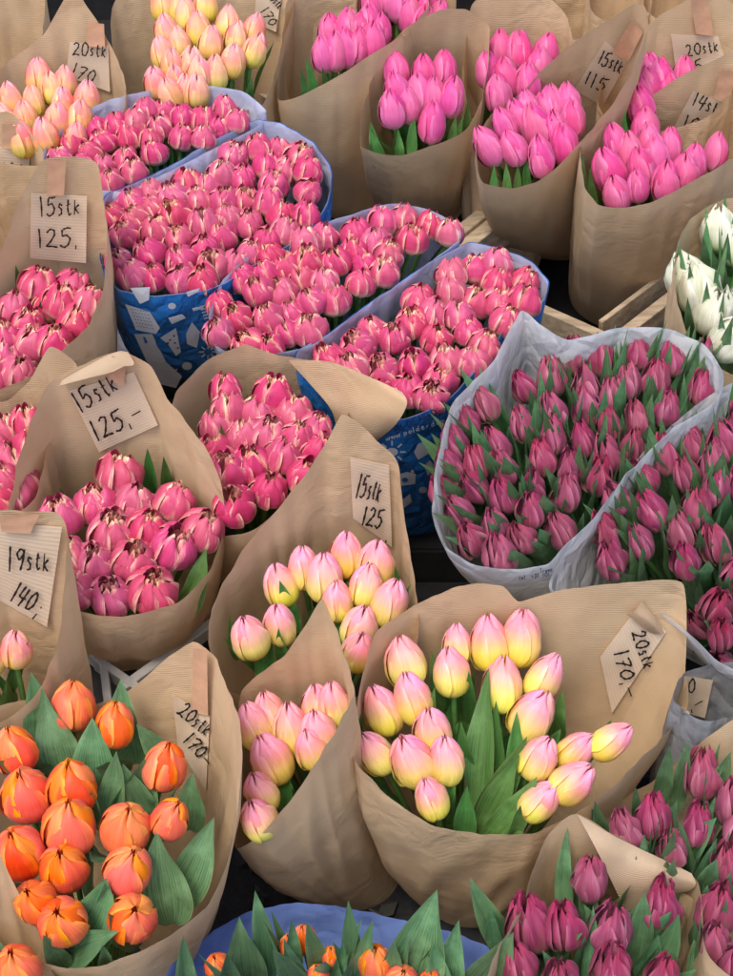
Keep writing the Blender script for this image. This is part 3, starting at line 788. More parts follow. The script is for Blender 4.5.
h = [(616, 141), (608, 168, 1.1), (616, 193, 1.05), (641, 166), (649, 141), (645, 127), (670, 145), (637, 185, .9), (666, 180), (694, 162), (716, 151), (655, 155), (684, 172), (630, 152)]
b = W([(582, 165, -.5), (586, 188, -.8), (598, 204, -1), (620, 208, -1), (651, 202, -1), (682, 187, -.8), (712, 170, -.6), (740, 152, -.3), (765, 115, .2), (768, 70, .8), (740, 50, 1), (710, 62, 1), (680, 76, 1), (645, 100, 1), (615, 114, .9), (594, 128, .6), (582, 146, .1)], h, 'large brown paper wrapper with tag 14 stk 105', base_px=(634, 298), r0=.105, rd=.11, tau=.3)
price_tag(b, [(693, 91), (732, 105), (712, 150), (674, 127)], [('14stk', 691, 105, 722, 118, 14), ('105', 681, 127, 708, 138, 14)], [(722, 68), (738, 74), (728, 104), (713, 98)], 1.5)
rb = fill(b, 'pink', h, 'big paper tagged 105 above white tulips', 'pink tulips in the 105 wrapper', 1.0, back=.4, leafrise=-.03, leaves=[((588, 196), (581, 143), 9, .0), ((596, 200), (590, 168), 9), ((629, 150), (626, 112), 9), ((655, 130), (655, 112), 7)])

# ---- white tulips at the right edge
h = [(686, 276, 1.0, -.2), (699, 288, 1.0), (715, 310, 1.0, .3), (720, 228, .9), (738, 246, .8), (731, 338, .9, .5), (745, 300, .8)]
b = W([(676, 258, 0), (677, 300, -.5), (690, 338, -.9), (720, 368, -1), (760, 380, -1), (805, 330, -.2), (800, 250, .6), (760, 200, 1), (722, 200, 1), (695, 216, .7), (681, 236, .4)], h, 'brown paper wrapper round white tulips at the right edge')
fill(b, 'white', h, 'right edge', 'white tulips at the right edge', 3, 'leaf_bright', back=.2, leafrise=.05, leaves=[((706, 285), (699, 256), 9), ((722, 270), (711, 250), 9), ((725, 285), (722, 255), 8), ((735, 320), (728, 300), 9), ((700, 300), (690, 262), 10, .05), ((712, 320), (708, 285), 11, .05), ((725, 345), (720, 312), 11, .05), ((706, 262), (702, 236), 10, .05), ((722, 300), (716, 270), 10, .05), ((694, 322), (688, 296), 9, .04), ((732, 262), (728, 236), 10, .05)])

# ---- the two double sleeves of blue printed film
def sleeve_extra(b, quad, texts=(), icons=(), dark=(), name='printed_pattern'):
    f = fit_surface(b, quad, .0006)
    if icons:
        v, fs = polys_px(icons, f, .0)
        link(bpy.data.objects.new(name, mesh('print', [p - b.loc for p in v], fs, M['print'], smooth=False)), b.root)
    for (t, w, m) in texts:
        v, fs = ribbons(t, w, f, .0004)
        link(bpy.data.objects.new('printed_text', mesh('text', [p - b.loc for p in v], fs, M[m])), b.root)
    return f
def star(cx, cy, r1, r2, n, sy=.8): return [(cx + (r1 if i % 2 else r2) * math.cos(i * math.pi / n), cy + sy * (r1 if i % 2 else r2) * math.sin(i * math.pi / n)) for i in range(2 * n)]
def disc(cx, cy, r, sy=.8, n=14): return [(cx + r * math.cos(i * 6.283 / n), cy + sy * r * math.sin(i * 6.283 / n)) for i in range(n)]
def rays(cx, cy, ra, rb, n, w=1.2):
    o = []
    for i in range(n):
        a = i * 6.283 / n; c, s = math.cos(a), math.sin(a) * .8
        o.append([(cx + ra * c - s * w, cy + ra * s + c * w), (cx + rb * c - s * w, cy + rb * s + c * w), (cx + rb * c + s * w, cy + rb * s - c * w), (cx + ra * c + s * w, cy + ra * s - c * w)])
    return o
GD = 'double pink tulips in '
poly = [(52, 152), (80, 124), (120, 109), (165, 103), (228, 103), (256, 110), (246, 121), (200, 139), (160, 152), (134, 170), (114, 182), (92, 180), (60, 165)]
h = pack(poly, .0265, seed=3)
b = Fm([(45, 165, -.4), (80, 187, -.9), (120, 192, -1), (145, 184, -1), (200, 156, -.8), (255, 128, -.5), (265, 110, .1), (242, 92, .8), (205, 86, 1), (160, 88, 1), (110, 100, .8), (70, 120, .4), (45, 145, 0)], h, 'rear blue and white film sleeve at the upper left', 'pale_print_film', flat=.006, r0=.10, rd=.115)
fill(b, 'double', h, 'in the rear upper-left blue sleeve', GD + 'the rear upper-left sleeve', .4, s=.80, auto_label=False, back=.2, out=.5, leafw=.014, leafrise=.004)

poly = [(103, 215), (118, 196), (152, 186), (205, 166), (244, 143), (272, 138), (300, 142), (322, 165), (324, 190), (316, 212), (290, 232), (250, 255), (212, 278), (165, 284), (120, 280), (104, 250)]
h = pack(poly, .0282, seed=5)
b = Fm([(103, 268, -.6), (118, 290, -.85), (160, 296, -1), (215, 288, -1), (260, 262, -.8), (305, 234, -.5), (328, 203, 0), (331, 168, .4), (312, 142, .7), (282, 124, .9), (256, 120, 1), (215, 140, 1), (170, 166, 1), (135, 182, .8), (106, 196, .5), (97, 228, 0)], h, 'front blue film sleeve at the upper left, printed with white pictures', flat=.006, r0=.11, rd=.135, base_px=(222, 322))
fill(b, 'double', h, 'in the front upper-left blue sleeve', GD + 'the front upper-left sleeve', .4, s=.89, auto_label=False, back=.15, out=.5, leafw=.014, leafrise=.004)
S2 = b
ic = [[(130, 288), (150, 287), (149, 300), (140, 304)], disc(172, 306, 4), [(160, 338), (176, 328), (181, 352), (176, 356), (168, 344)], [(186, 334), (192, 322), (200, 332), (197, 348), (187, 344)],
      [(168, 318), (182, 314), (186, 318), (172, 324)], [(186, 292), (200, 288), (198, 292), (188, 297)], [(192, 308), (204, 306), (203, 309), (193, 311)], disc(187, 366, 5)] + rays(208, 352, 4, 9, 8, .8) + rays(172, 374, 3, 8, 7, .8)
ic += [[(125, 304), (150, 312), (160, 328), (156, 334), (136, 330)], [(134, 334), (152, 334), (166, 362), (182, 376), (176, 388), (160, 384), (146, 360)]]
for k in range(5): ic.append([(200 + k, 306 + k * 3), (208 + k, 304 + k * 3), (208 + k, 305.5 + k * 3), (200 + k, 307.5 + k * 3)])
f = sleeve_extra(b, [(122, 296), (212, 296), (205, 370), (135, 350)], icons=ic)
tx = []
for r_ in range(6): tx += [[(131 + r_ * 1.2 + k * 3.0, 309 + r_ * 3.4 + k * .5), (132.6 + r_ * 1.2 + k * 3.0, 309.4 + r_ * 3.4 + k * .5)] for k in range(6)]
v, fs = ribbons(tx, .8, f, .0008); link(bpy.data.objects.new('printed_text', mesh('text', [p - b.loc for p in v], fs, M['darkprint'])), b.root)
dots = [disc(x, y, 1.1) for x, y in [(170, 340), (174, 336), (175, 343), (178, 348), (168, 343)]]
v, fs = polys_px(dots, f, .0008); link(bpy.data.objects.new('printed_pattern', mesh('dots', [p - b.loc for p in v], fs, M['darkprint'], smooth=False)), b.root)
ic = []
for k in range(7):
    y = 168 + k * 7; ic.append([(322 + (k % 2) * 3, y), (328, y - 2), (328, y + 2), (323, y + 4)])

poly = [(218, 330), (216, 305), (232, 280), (262, 256), (300, 240), (350, 224), (392, 212), (430, 216), (452, 231), (434, 239), (394, 262), (352, 292), (308, 328), (272, 346), (232, 350)]
h = pack(poly, .0280, seed=8, k=1.0)
b = Fm([(211, 340, -.6), (226, 352, -.9), (270, 354, -1), (312, 345, -1), (370, 304, -.8), (425, 266, -.6), (460, 240, -.3), (458, 228, .2), (430, 210, .7), (390, 204, 1), (345, 216, 1), (300, 232, .9), (258, 248, .7), (224, 280, .3), (210, 315, -.1)], h, 'rear blue and white film sleeve in the middle of the stall', 'pale_print_film', flat=.006, r0=.07, rd=.13, tau=.3, base_px=(345, 385))
fill(b, 'double', h, 'in the rear middle blue sleeve', GD + 'the rear middle sleeve', .4, s=.88, auto_label=False, back=.15, out=.5, leafw=.014, leafrise=.004)
sleeve_extra(b, [(216, 350), (270, 362), (260, 380), (222, 372)], icons=[star(222, 362, 6, 3, 5), [(236, 366), (246, 366), (242, 374)]])

poly = [(303, 362), (343, 344), (383, 316), (428, 287), (458, 262), (482, 256), (512, 258), (538, 280), (530, 300), (502, 324), (472, 364), (430, 402), (400, 405), (350, 385), (315, 370)]
h = pack(poly, .0288, seed=11)
b = Fm([(298, 365, -.5), (350, 402, -.9), (400, 420, -1), (438, 406, -.95), (452, 396, -.9), (484, 360, -.7), (508, 326, -.4), (530, 313, 0), (545, 300, .2), (548, 282, .4), (532, 261, .7), (500, 249, .9), (468, 243, 1), (430, 262, 1), (380, 296, 1), (330, 332, .9), (298, 350, .4)], h, 'front blue film sleeve in the middle, printed BLOEMBOLLEN', flat=.006, r0=.10, rd=.13, tau=.3, base_px=(405, 492))
fill(b, 'double', h, 'in the blue sleeve printed BLOEMBOLLEN', GD + 'the front middle sleeve', .4, s=.91, auto_label=False, back=.15, out=.5, leafw=.014, leafrise=.004)
ic = [disc(392, 452, 6, .7)] + rays(392, 452, 8, 14, 8, .9) + [[(414, 452), (418, 444), (428, 440), (434, 444), (428, 454), (418, 460)], [(400, 474), (407, 472), (416, 474), (415, 484), (401, 486)], [(411, 470), (414, 470), (414, 473), (411, 473)],
      [(424, 466), (430, 460), (434, 466), (428, 476)], [(402, 500), (410, 494), (412, 502), (404, 508)], disc(423, 490, 4)]
t1 = text_strokes('BLOEMBOLLEN', 396, 434, 462, 404, 7); t2 = text_strokes('www.polderdam', 386, 441, 446, 422, 5)
f = sleeve_extra(b, [(385, 425), (450, 405), (430, 480), (392, 490)], [(t1, 1.0, 'darkprint'), (t2, .8, 'print')], ic)
v, fs = polys_px([disc(405, 480, 3)], f, .0008); link(bpy.data.objects.new('printed_pattern', mesh('lens', [p - b.loc for p in v], fs, M['blue_film'], smooth=False)), b.root)

# ---- dark pink tulips in white film
poly = [(448, 450), (470, 415), (505, 385), (535, 365), (575, 350), (620, 346), (670, 343), (706, 352), (714, 388), (690, 405), (645, 432), (605, 470), (572, 516), (545, 546), (495, 546), (457, 526), (442, 495)]
h = pack(poly, .0318, seed=22, k=1.03)
b = Fm([(433, 515, -.3), (445, 548, -.7), (480, 567, -.9), (520, 570, -1), (547, 564, -1), (565, 545, -1), (592, 520, -1), (628, 472, -.5), (675, 428, 0), (715, 402, .3), (724, 375, .5), (702, 344, .8), (662, 328, 1), (615, 329, 1), (568, 340, 1), (540, 325, 1), (521, 312, 1), (492, 362, .8), (453, 405, .4), (437, 462, 0)], h, 'large white film sleeve left of its twin at the right', 'white_film', 'white_film', flat=.040, r0=.09, rd=.17, tau=.3, base_px=(610, 560))
fill(b, 'wine', h, 'in the left white film sleeve', 'dark pink tulips in the left white sleeve', 3.2, 'leaf_bright', s=.86, auto_label=False, back=.35, out=.45, leafw=.033, leaflen=.16, leafrise=.046)
f = sleeve_extra(b, [(470, 576), (548, 588), (548, 600), (500, 600)], [(text_strokes('tel. +31 (0)', 519, 580, 550, 576, 4), .7, 'darkprint'), (text_strokes('Tromp', 540, 573, 553, 571, 4), .7, 'darkprint')])

poly = [(566, 575), (590, 530), (618, 486), (655, 448), (700, 418), (748, 402), (770, 460), (770, 560), (745, 625), (715, 640), (695, 610), (640, 596), (590, 596)]
h = [p for p in pack(poly, .0335, seed=31) if p[0] < 752 and not (p[0] < 702 and p[1] > 570)]
b = Fm([(551, 590, -.6), (600, 606, -.8), (660, 612, -.95), (695, 640, -1), (720, 664, -1), (760, 668, -1), (830, 560, -.2), (820, 450, .4), (790, 388, 1), (735, 382, 1), (692, 408, .9), (644, 452, .8), (604, 504, .5), (578, 542, .1), (557, 566, -.4)], h, 'large white film sleeve cut off by the right edge', 'white_film', 'white_film', flat=.01, r0=.10, rd=.13, yc=1.23, tau=.3, base_px=(735, 610))
fill(b, 'wine', h, 'in the right white film sleeve', 'dark pink tulips in the right white sleeve', 3.4, 'leaf_bright', s=.90, auto_label=False, back=.3, out=.45, leafw=.036, leaflen=.16, leafrise=.046)
h2 = [(695, 622, .9), (720, 660, .8)]
fill(b, 'wine', h2, 'drooping at sleeve front', 'drooping dark pink tulips', 3, leafw=.03, dz=-.05, leafrise=.0)
W2 = b

# ---- left side
b = W([(-60, 240, -1), (-10, 250, -1), (30, 235, -.5), (46, 190, .2), (44, 155, .7), (28, 128, 1), (5, 112, 1), (-30, 120, 1), (-70, 160, .5), (-90, 210, -.3)], [(-20, 190), (-20, 215), (-20, 160)], 'brown paper wrapper with tag 20 stk 17, left edge')
price_tag(b, [(-8, 146), (30, 150), (27, 214), (-8, 214)], [('20stk', 2, 177, 29, 176, 14), ('17', 8, 202, 20, 200, 14)], [(2, 124), (16, 126), (16, 150), (2, 148)], 1.5)

h = [(14, 306), (39, 283), (48, 304, 1.05), (74, 285), (76, 319), (5, 336), (34, 340), (53, 340), (7, 354), (18, 370), (90, 300), (-12, 318), (28, 322), (62, 300), (-8, 374)]
b = W([(-10, 392, -1), (34, 375, -.9), (62, 350, -.7), (88, 325, -.4), (103, 285, 0), (107, 240, .4), (104, 200, .8), (97, 164, 1), (70, 157, 1), (42, 161, 1), (20, 200, .9), (0, 255, .6), (-20, 300, .2), (-40, 350, -.4), (-30, 385, -.9)], h, 'tall brown paper wrapper with tag 15 stk 125 at the left edge', base_px=(40, 420), r0=.06)
price_tag(b, [(31, 193), (87, 196), (86, 263), (30, 258)], [('15stk', 39, 216, 82, 214, 18), ('125,', 37, 248, 80, 246, 18)], [(48, 160), (66, 160), (64, 196), (47, 195)], 1.7)
fill(b, 'double', h, 'tall paper at the left edge', 'double pink tulips at the left edge, upper bunch', .7, back=.2, leafw=.02, leaves=[((8, 290), (5, 262), 12), ((20, 290), (16, 266), 9), ((70, 310), (63, 280), 11), ((42, 320), (48, 296), 10), ((84, 310), (88, 276), 14), ((32, 318), (40, 300), 12)])

h = [(5, 429), (27, 421), (12, 460, 1.1), (20, 478), (14, 494), (-4, 498), (-8, 450), (32, 444), (2, 480)]
b = W([(-40, 508, -1), (5, 518, -1), (35, 498, -.7), (48, 445, 0), (62, 400, .6), (76, 366, 1), (50, 347, 1), (30, 380, 1), (8, 400, .9), (-30, 410, .7), (-60, 450, 0)], h, 'brown paper wrapper at the left edge above the 19 stk tag', r0=.05)
fill(b, 'double', h, 'left edge, middle height', 'double pink tulips at the left edge, lower bunch', .6, back=.2, leafw=.02)

h = [(225, 388), (216, 425), (229, 408), (258, 412), (273, 392), (293, 412), (245, 434), (316, 428), (318, 447), (284, 453), (250, 462), (269, 487, 1.08), (234, 503, 1.05), (227, 469), (309, 474), (296, 436), (213, 450), (268, 433)]
b = W([(215, 535, -.85), (250, 531, -1), (290, 500, -.9), (325, 470, -.5), (345, 430, .1), (350, 390, .6), (330, 365, .9), (300, 360, 1), (265, 352, 1), (245, 346, 1), (225, 352, 1), (200, 366, .9), (174, 398, .5), (168, 450, 0), (182, 505, -.5)], h, 'brown paper wrapper with a curled fold, below the middle blue sleeve', base_px=(250, 530), r0=.06)
fill(b, 'double', h, 'paper with curled fold', 'double pink tulips in the paper with the curled fold', .8, back=.15, leafw=.02, leaves=[((216, 440), (210, 412), 9), ((230, 452), (222, 425), 9), ((295, 440), (300, 418), 8), ((246, 412), (247, 395), 8)])
flap(b, [[(288, 360, .9), (330, 362, .55), (372, 378, .3), (402, 392, .2)],
         [(310, 384, .7), (345, 388, .4), (382, 396, .2), (407, 404, .08)],
         [(330, 408, .5), (358, 414, .25), (382, 420, .12), (396, 424, .1)],
         [(336, 425, .5), (352, 436, .35), (366, 443, .3), (378, 440, .3)]])

h = [(120, 472, 1.0), (96, 502), (136, 500, 1.05), (175, 499, 1.08), (113, 530), (148, 527), (204, 527), (60, 515, 1.02), (94, 560), (134, 558), (174, 545, 1.14), (66, 554), (73, 588, 1.02), (111, 595), (153, 588, 1.08)]
b = W([(58, 605, -.8), (85, 612, -.95), (106, 616, -1), (140, 614, -1), (177, 602, -.85), (209, 572, -.4), (224, 522, .1), (220, 485, .15), (203, 445, .35), (168, 400, .75), (150, 366, .95), (117, 352, 1), (75, 368, 1), (48, 385, .95), (30, 425, .7), (12, 490, .3), (8, 540, -.1), (25, 585, -.5)], h, 'brown paper wrapper with tag 15 stk 125 folded over its peak, centre left', base_px=(125, 615), r0=.055)
price_tag(b, [(69, 391), (134, 372), (158, 425), (99, 452)], [('15stk', 80, 413, 121, 388, 21), ('125,-', 96, 441, 146, 418, 20)], [(112, 356), (126, 360), (124, 386), (108, 380)], 2.0)
flap(b, [[(62, 380, .98), (90, 364, .97), (116, 352, .97), (128, 352, .97)], [(60, 384, .92), (90, 372, .9), (118, 364, .9), (134, 364, .9)], [(58, 386, .9), (88, 378, .86), (110, 373, .86), (124, 366, .86)]], 'kraft_pale')
fill(b, 'double', h, 'paper with the folded tag, centre left', 'double pink tulips in the centre-left paper', .25, back=.1, out=.8, s=1.04, leafw=.02, leaves=[((147, 478), (148, 452), 13), ((168, 478), (164, 455), 12), ((180, 600), (207, 552), 24, .0), ((90, 545), (92, 525), 9), ((124, 585), (121, 566), 9), ((63, 495), (60, 486), 8), ((82, 548), (74, 535), 10)])

h = [(16, 648, .85), (-12, 656)]
b = W([(-70, 715, -1), (-20, 725, -1), (8, 718, -.9), (35, 695, -.6), (52, 660, -.1), (60, 625, .3), (66, 545, .8), (65, 524, 1), (56, 513, 1), (20, 511, 1), (-20, 514, 1), (-70, 560, .6), (-90, 640, 0)], [(16, 648), (0, 690), (-20, 660)], 'brown paper wrapper with tag 19 stk 140 at the left edge')
price_tag(b, [(-4, 522), (62, 527), (47, 627), (-4, 598)], [('19stk', 7, 570, 51, 571, 22), ('140;', 9, 600, 41, 618, 20)], [(-2, 516), (40, 514), (30, 534), (2, 532)], 2.1)
fill(b, 'peach', h, 'left edge 19 stk paper', 'tulips in the 140 wrapper', 1, back=.2, leaves=[((8, 672), (30, 640), 12)])

# ---- middle front
h = [(280, 584), (304, 567), (324, 576, 1.05), (347, 554, 1.05), (375, 563), (366, 584), (390, 601, 1.05), (249, 636, 1.03), (279, 623), (360, 625), (358, 650, .95), (337, 600, .9), (392, 580, .95)]
b = W([(229, 690, -.9), (270, 704, -1), (330, 704, -1), (385, 682, -.9), (416, 632, -.5), (416, 590, 0), (411, 560, .3), (404, 520, .6), (397, 464, 1), (374, 437, 1), (355, 420, 1), (342, 414, 1), (325, 445, 1), (305, 475, .9), (275, 512, .7), (243, 552, .4), (215, 600, 0), (208, 642, -.5)], h[:12], 'tall brown paper wrapper with tag 15 stk 125 in the middle', base_px=(330, 690), r0=.055, rd=.1)
price_tag(b, [(350, 457), (389, 465), (392, 547), (353, 518)], [('15stk', 355, 496, 380, 502, 22), ('125', 361, 524, 382, 529, 18), (",", 384, 541, 390, 541, 8)], None, 1.9)
fill(b, 'bicolor', h[:12], 'tall paper in the middle', 'yellow-pink tulips in the tall middle paper', .6, back=.35, leafw=.03, leaves=[((294, 612), (280, 582), 16), ((332, 640), (338, 602), 22, -.01), ((350, 600), (346, 580), 9), ((235, 640), (230, 616), 9), ((262, 660), (262, 620), 18, -.01), ((284, 648), (278, 630), 12), ((398, 590), (394, 566), 10)])

h = [(269, 714), (291, 728, 1.05), (270, 758, 1.05), (258, 818), (318, 706, .95), (333, 704, .9), (319, 733), (311, 748, .85), (253, 725), (260, 791)]
b = W([(236, 848, -.7), (262, 833, -1), (290, 801, -.9), (318, 757, -.7), (342, 720, -.4), (354, 690, 0), (346, 660, .5), (336, 630, .9), (322, 600, 1), (306, 625, 1), (285, 655, 1), (258, 676, .95), (242, 692, .9), (236, 740, .6), (232, 800, .1)], h, 'brown paper wrapper with a pointed peak and slanted front, no tag', base_px=(352, 872), r0=.06, rd=.085, tau=.28)
fill(b, 'bicolor', h, 'pointed untagged paper', 'yellow-pink tulips in the pointed paper', .6, back=.35, leafw=.03, leaves=[((290, 800), (284, 768), 18, -.01), ((262, 790), (255, 765), 14, -.01), ((246, 812), (243, 795), 10)])

h = [(405, 661), (412, 697, 1.06), (382, 709, 1.06), (457, 644, .85), (451, 671), (489, 642, 1.08), (521, 637, 1.1), (503, 683, 1.15, 0), (545, 676, 1.0, .45), (533, 714, 1.12, .4), (375, 752, 1.0, -.3), (411, 759, 1.08), (432, 730, 1.0), (446, 759, 1.0), (431, 797, .95), (539, 757, 1.0, .35), (576, 750, .95, .7), (573, 781, .97, .6), (541, 800, 1.0, .55), (612, 740, .97, .8)]
b = W([(358, 765, -.7), (393, 799, -.9), (436, 826, -1), (483, 834, -1), (531, 833, -1), (569, 816, -.9), (607, 791, -.8), (634, 765, -.5), (668, 731, -.1), (687, 707, .3), (685, 665, .7), (683, 584, 1), (627, 583, 1), (560, 590, 1), (519, 602, 1), (502, 586, 1), (460, 586, 1), (412, 608, .9), (378, 632, .6), (364, 670, .3), (356, 710, -.1), (352, 742, -.4)], h, 'broad brown paper wrapper with tag 20 stk 170, centre front', base_px=(470, 885), r0=.065, tau=.2, rd=.117)
price_tag(b, [(642, 601), (666, 632), (612, 713), (600, 657)], [('20stk', 631, 633, 645, 671, 13), ('170,-', 614, 652, 626, 699, 14)], None, 1.9)
flap(b, [[(642, 600, .97), (654, 616, .96), (666, 632, .96)], [(636, 612, .90), (650, 622, .88), (660, 634, .9)], [(626, 614, .92), (644, 628, .92), (652, 634, .95)]], 'kraft_pale', name='curled_tag_corner')
fill(b, 'bicolor', h, 'broad paper at centre front', 'yellow-pink tulips in the centre front paper', .45, back=.55, out=.9, s=1.03, leafw=.032, leaves=[
    ((480, 785), (487, 668), 26), ((500, 760), (497, 700), 14, -.01), ((518, 770), (520, 715), 18), ((484, 800), (525, 735), 26), ((486, 812), (518, 758), 26), ((492, 825), (535, 775), 30, .01), ((466, 820), (467, 790), 20), ((425, 745), (434, 690), 20), ((560, 725), (564, 695), 16), ((440, 690), (430, 650), 14), ((470, 760), (463, 725), 14), ((515, 828), (520, 810), 14), ((360, 735), (362, 712), 10), ((590, 735), (612, 718), 10), ((448, 800), (455, 770), 16), ((548, 735), (560, 728), 12), ((470, 700), (468, 670), 12)])

# ---- orange bunch and its neighbour
h = [(73, 704), (115, 723, .95), (14, 748), (165, 764, .98), (25, 792, 1.12), (71, 784, 1.05), (69, 824, 1.16), (126, 826, 1.1), (171, 817, .95, .1), (18, 850, 1.15), (63, 866, 1.05), (129, 868, 1.05), (133, 917, .98), (34, 900, .85), (62, 920, .95)]
b = W([(40, 962, -1), (82, 968, -1), (124, 958, -1), (170, 936, -.9), (206, 906, -.7), (228, 860, -.4), (237, 815, -.25), (242, 757, -.12), (240, 725, .1), (230, 697, .5), (215, 658, .9), (193, 643, 1), (168, 658, 1), (130, 690, 1), (95, 705, .95), (40, 700, .9), (0, 705, .8), (-40, 740, .4), (-60, 820, -.1), (-50, 900, -.6), (0, 950, -.9)], h, 'brown paper wrapper with tag 20 stk 170, lower left', base_px=(95, 985), r0=.06, tau=.2)
price_tag(b, [(172, 694), (204, 700), (211, 742), (206, 788)][0:1] + [(210, 716), (206, 790), (178, 748)], [('20stk', 176, 713, 206, 737, 15), ('170-', 182, 741, 206, 768, 14)], [(193, 648), (207, 650), (208, 716), (192, 712)], 1.8)
fill(b, 'orange', h, 'big paper at the lower left', 'orange tulips in the lower left paper', .25, 'leaf_blue', back=.15, out=.7, s=.99, leafw=.038, leaflen=.13, leaves=[
    ((35, 739), (28, 672), 30, .02), ((66, 768), (43, 697), 40, .02), ((132, 740), (122, 686), 34), ((88, 785), (92, 722), 42, .02), ((104, 808), (114, 750), 30, .02), ((126, 796), (142, 756), 40, .01), ((152, 806), (128, 770), 30, .01), ((172, 760), (138, 726), 26, .0), ((178, 885), (214, 822), 36, .0),
    ((188, 810), (192, 778), 28, .0), ((168, 900), (156, 838), 46, .01), ((75, 926), (103, 876), 44, .01), ((66, 946), (112, 933), 30, .01), ((50, 770), (-4, 758), 32, .01), ((28, 745), (-6, 725), 26, .01), ((120, 760), (94, 770), 26, -.01), ((96, 840), (94, 858), 24, .0), ((60, 955), (44, 938), 20), ((104, 900), (106, 880), 18), ((84, 805), (90, 790), 20, .01), ((28, 888), (12, 882), 18), ((100, 955), (101, 944), 14), ((130, 930), (108, 910), 22)])
h = [(16, 968), (-10, 990)]
b = W([(70, 1010, -.6), (20, 1060, -1), (-40, 1050, -.9), (-60, 960, .2), (-30, 880, .9), (-6, 848, 1), (6, 868, .98), (22, 900, .9), (40, 940, .6), (56, 980, .1)], [(16, 975), (-10, 1010), (10, 940)], 'brown paper wrapper cut off by the bottom left corner', r0=.05)
fill(b, 'orange', [(16, 968, .95)], 'bottom left corner', 'orange tulip in the corner', 1, 'leaf_blue', back=.15, leaves=[((10, 965), (-4, 940), 22)])

# ---- blue film at the bottom
h = [(218, 966, .75), (291, 946, .75, 0), (304, 938, .7), (332, 956, .62), (375, 961, .95), (402, 982, .9), (318, 975, .6), (430, 980, .6)]
b = Fm([(160, 1000, -.4), (200, 1040, -1), (300, 1070, -1), (420, 1060, -1), (500, 1010, -.5), (515, 965, .1), (468, 938, .6), (425, 926, .85), (385, 917, .95), (340, 907, 1), (296, 903, 1), (250, 912, .9), (206, 937, .6), (170, 968, .1)], h, 'plain blue film sleeve at the bottom edge', 'blue_bucket', 'blue_bucket', r0=.09, rd=.13)
fill(b, 'orange', h, 'bottom edge blue sleeve', 'orange tulip buds in the bottom blue sleeve', 2, 'leaf_blue', s=.8, dz=-.022, back=.1, out=.4, leafw=.03, leafrise=.055, leaves=[
    ((266, 960), (256, 893), 22, .05), ((248, 968), (240, 925), 34, .03), ((285, 972), (290, 918), 20, .04), ((350, 975), (350, 907), 22, .05), ((322, 972), (308, 925), 22, .04), ((404, 985), (436, 900), 56, .05), ((448, 985), (462, 930), 30, .03), ((465, 990), (510, 930), 40, .03), ((190, 985), (186, 942), 20, .03), ((300, 985), (270, 950), 26, .03), ((360, 985), (370, 925), 26, .03), ((390, 985), (392, 940), 24, .02), ((235, 985), (228, 950), 26, .02), ((330, 985), (342, 940), 18, .02), ((445, 990), (440, 950), 28, .02)])

# ---- right front, dark pink bunches
h = [(529, 920, 1.15), (564, 923, 1.05), (611, 927, 1.0), (518, 961, .9), (613, 963, 1.0), (590, 876, .95), (661, 901, 1.0), (663, 975, .9), (560, 978, .8)]
b = W([(486, 990, -.8), (520, 1020, -1), (600, 1035, -1), (680, 1020, -.8), (702, 975, -.2), (702, 910, .3), (694, 878, .8), (640, 850, 1), (578, 816, 1), (550, 834, 1), (534, 866, .8), (524, 905, .3), (500, 945, -.2)], h[:7], 'brown paper wrapper with a pale folded-over corner, bottom right', base_px=(590, 1020), r0=.055, rd=.09, yc=.72)
fill(b, 'wine', h, 'paper with folded corner', 'dark pink tulips in the paper with the folded corner', 1.8, 'leaf_blue', back=.3, out=.5, s=1.06, leafw=.028, leafrise=.02, leaflen=.15, leaves=[
    ((568, 894), (568, 832), 16, .03), ((504, 928), (476, 882), 24, .02), ((500, 938), (492, 906), 16, .01), ((596, 905), (594, 862), 20, .01), ((640, 945), (645, 895), 24, .02), ((660, 955), (678, 912), 24, .01), ((650, 962), (660, 932), 24, .01), ((610, 940), (588, 910), 20, .01), ((540, 965), (556, 985), 18), ((590, 965), (592, 905), 14, .01), ((560, 940), (580, 935), 14), ((700, 960), (716, 890), 22, .0), ((560, 985), (540, 950), 20)])
flap(b, [[(577, 814, 1.0), (618, 838, .95), (660, 858, .9), (692, 874, .8)],
         [(594, 845, .80), (628, 862, .76), (662, 872, .74), (696, 884, .72)],
         [(612, 882, .68), (634, 890, .66), (662, 886, .68), (690, 890, .74)],
         [(628, 917, .66), (642, 906, .68), (662, 896, .72), (682, 892, .8)]], 'kraft_pale')

h = [(702, 771, 1.0), (654, 814, 1.0), (623, 827, .85), (698, 823, .85), (717, 905), (733, 800), (672, 845, .8), (728, 862), (716, 940, .9), (733, 965), (745, 830)]
b = W([(596, 850, .25), (645, 876, .15), (696, 900, -.1), (708, 955, -.8), (760, 990, -1), (830, 900, 0), (820, 780, .6), (780, 708, 1), (733, 720, 1), (684, 757, 1), (640, 790, .9), (608, 806, .7), (592, 826, .5)], h, 'brown paper wrapper round dark pink tulips at the lower right edge', r0=.06, rd=.13)
fill(b, 'wine', h, 'lower right edge', 'dark pink tulips at the lower right edge', 2.6, 'leaf_blue', back=.3, out=.5, s=.98, leafw=.026, leafrise=.03, leaflen=.15, leaves=[
    ((662, 785), (668, 745), 16, .03), ((680, 790), (688, 742), 16, .03), ((715, 800), (733, 760), 26, .02), ((690, 850), (712, 825), 26, .02), ((684, 860), (680, 830), 24, .02), ((610, 830), (598, 805), 16, .02), ((650, 865), (620, 850), 24, .01), ((640, 815), (636, 790), 12, .02), ((660, 830), (675, 800), 18, .02), ((705, 880), (716, 862), 20, .02), ((725, 830), (738, 800), 18, .02), ((600, 820), (590, 808), 14, .01)])

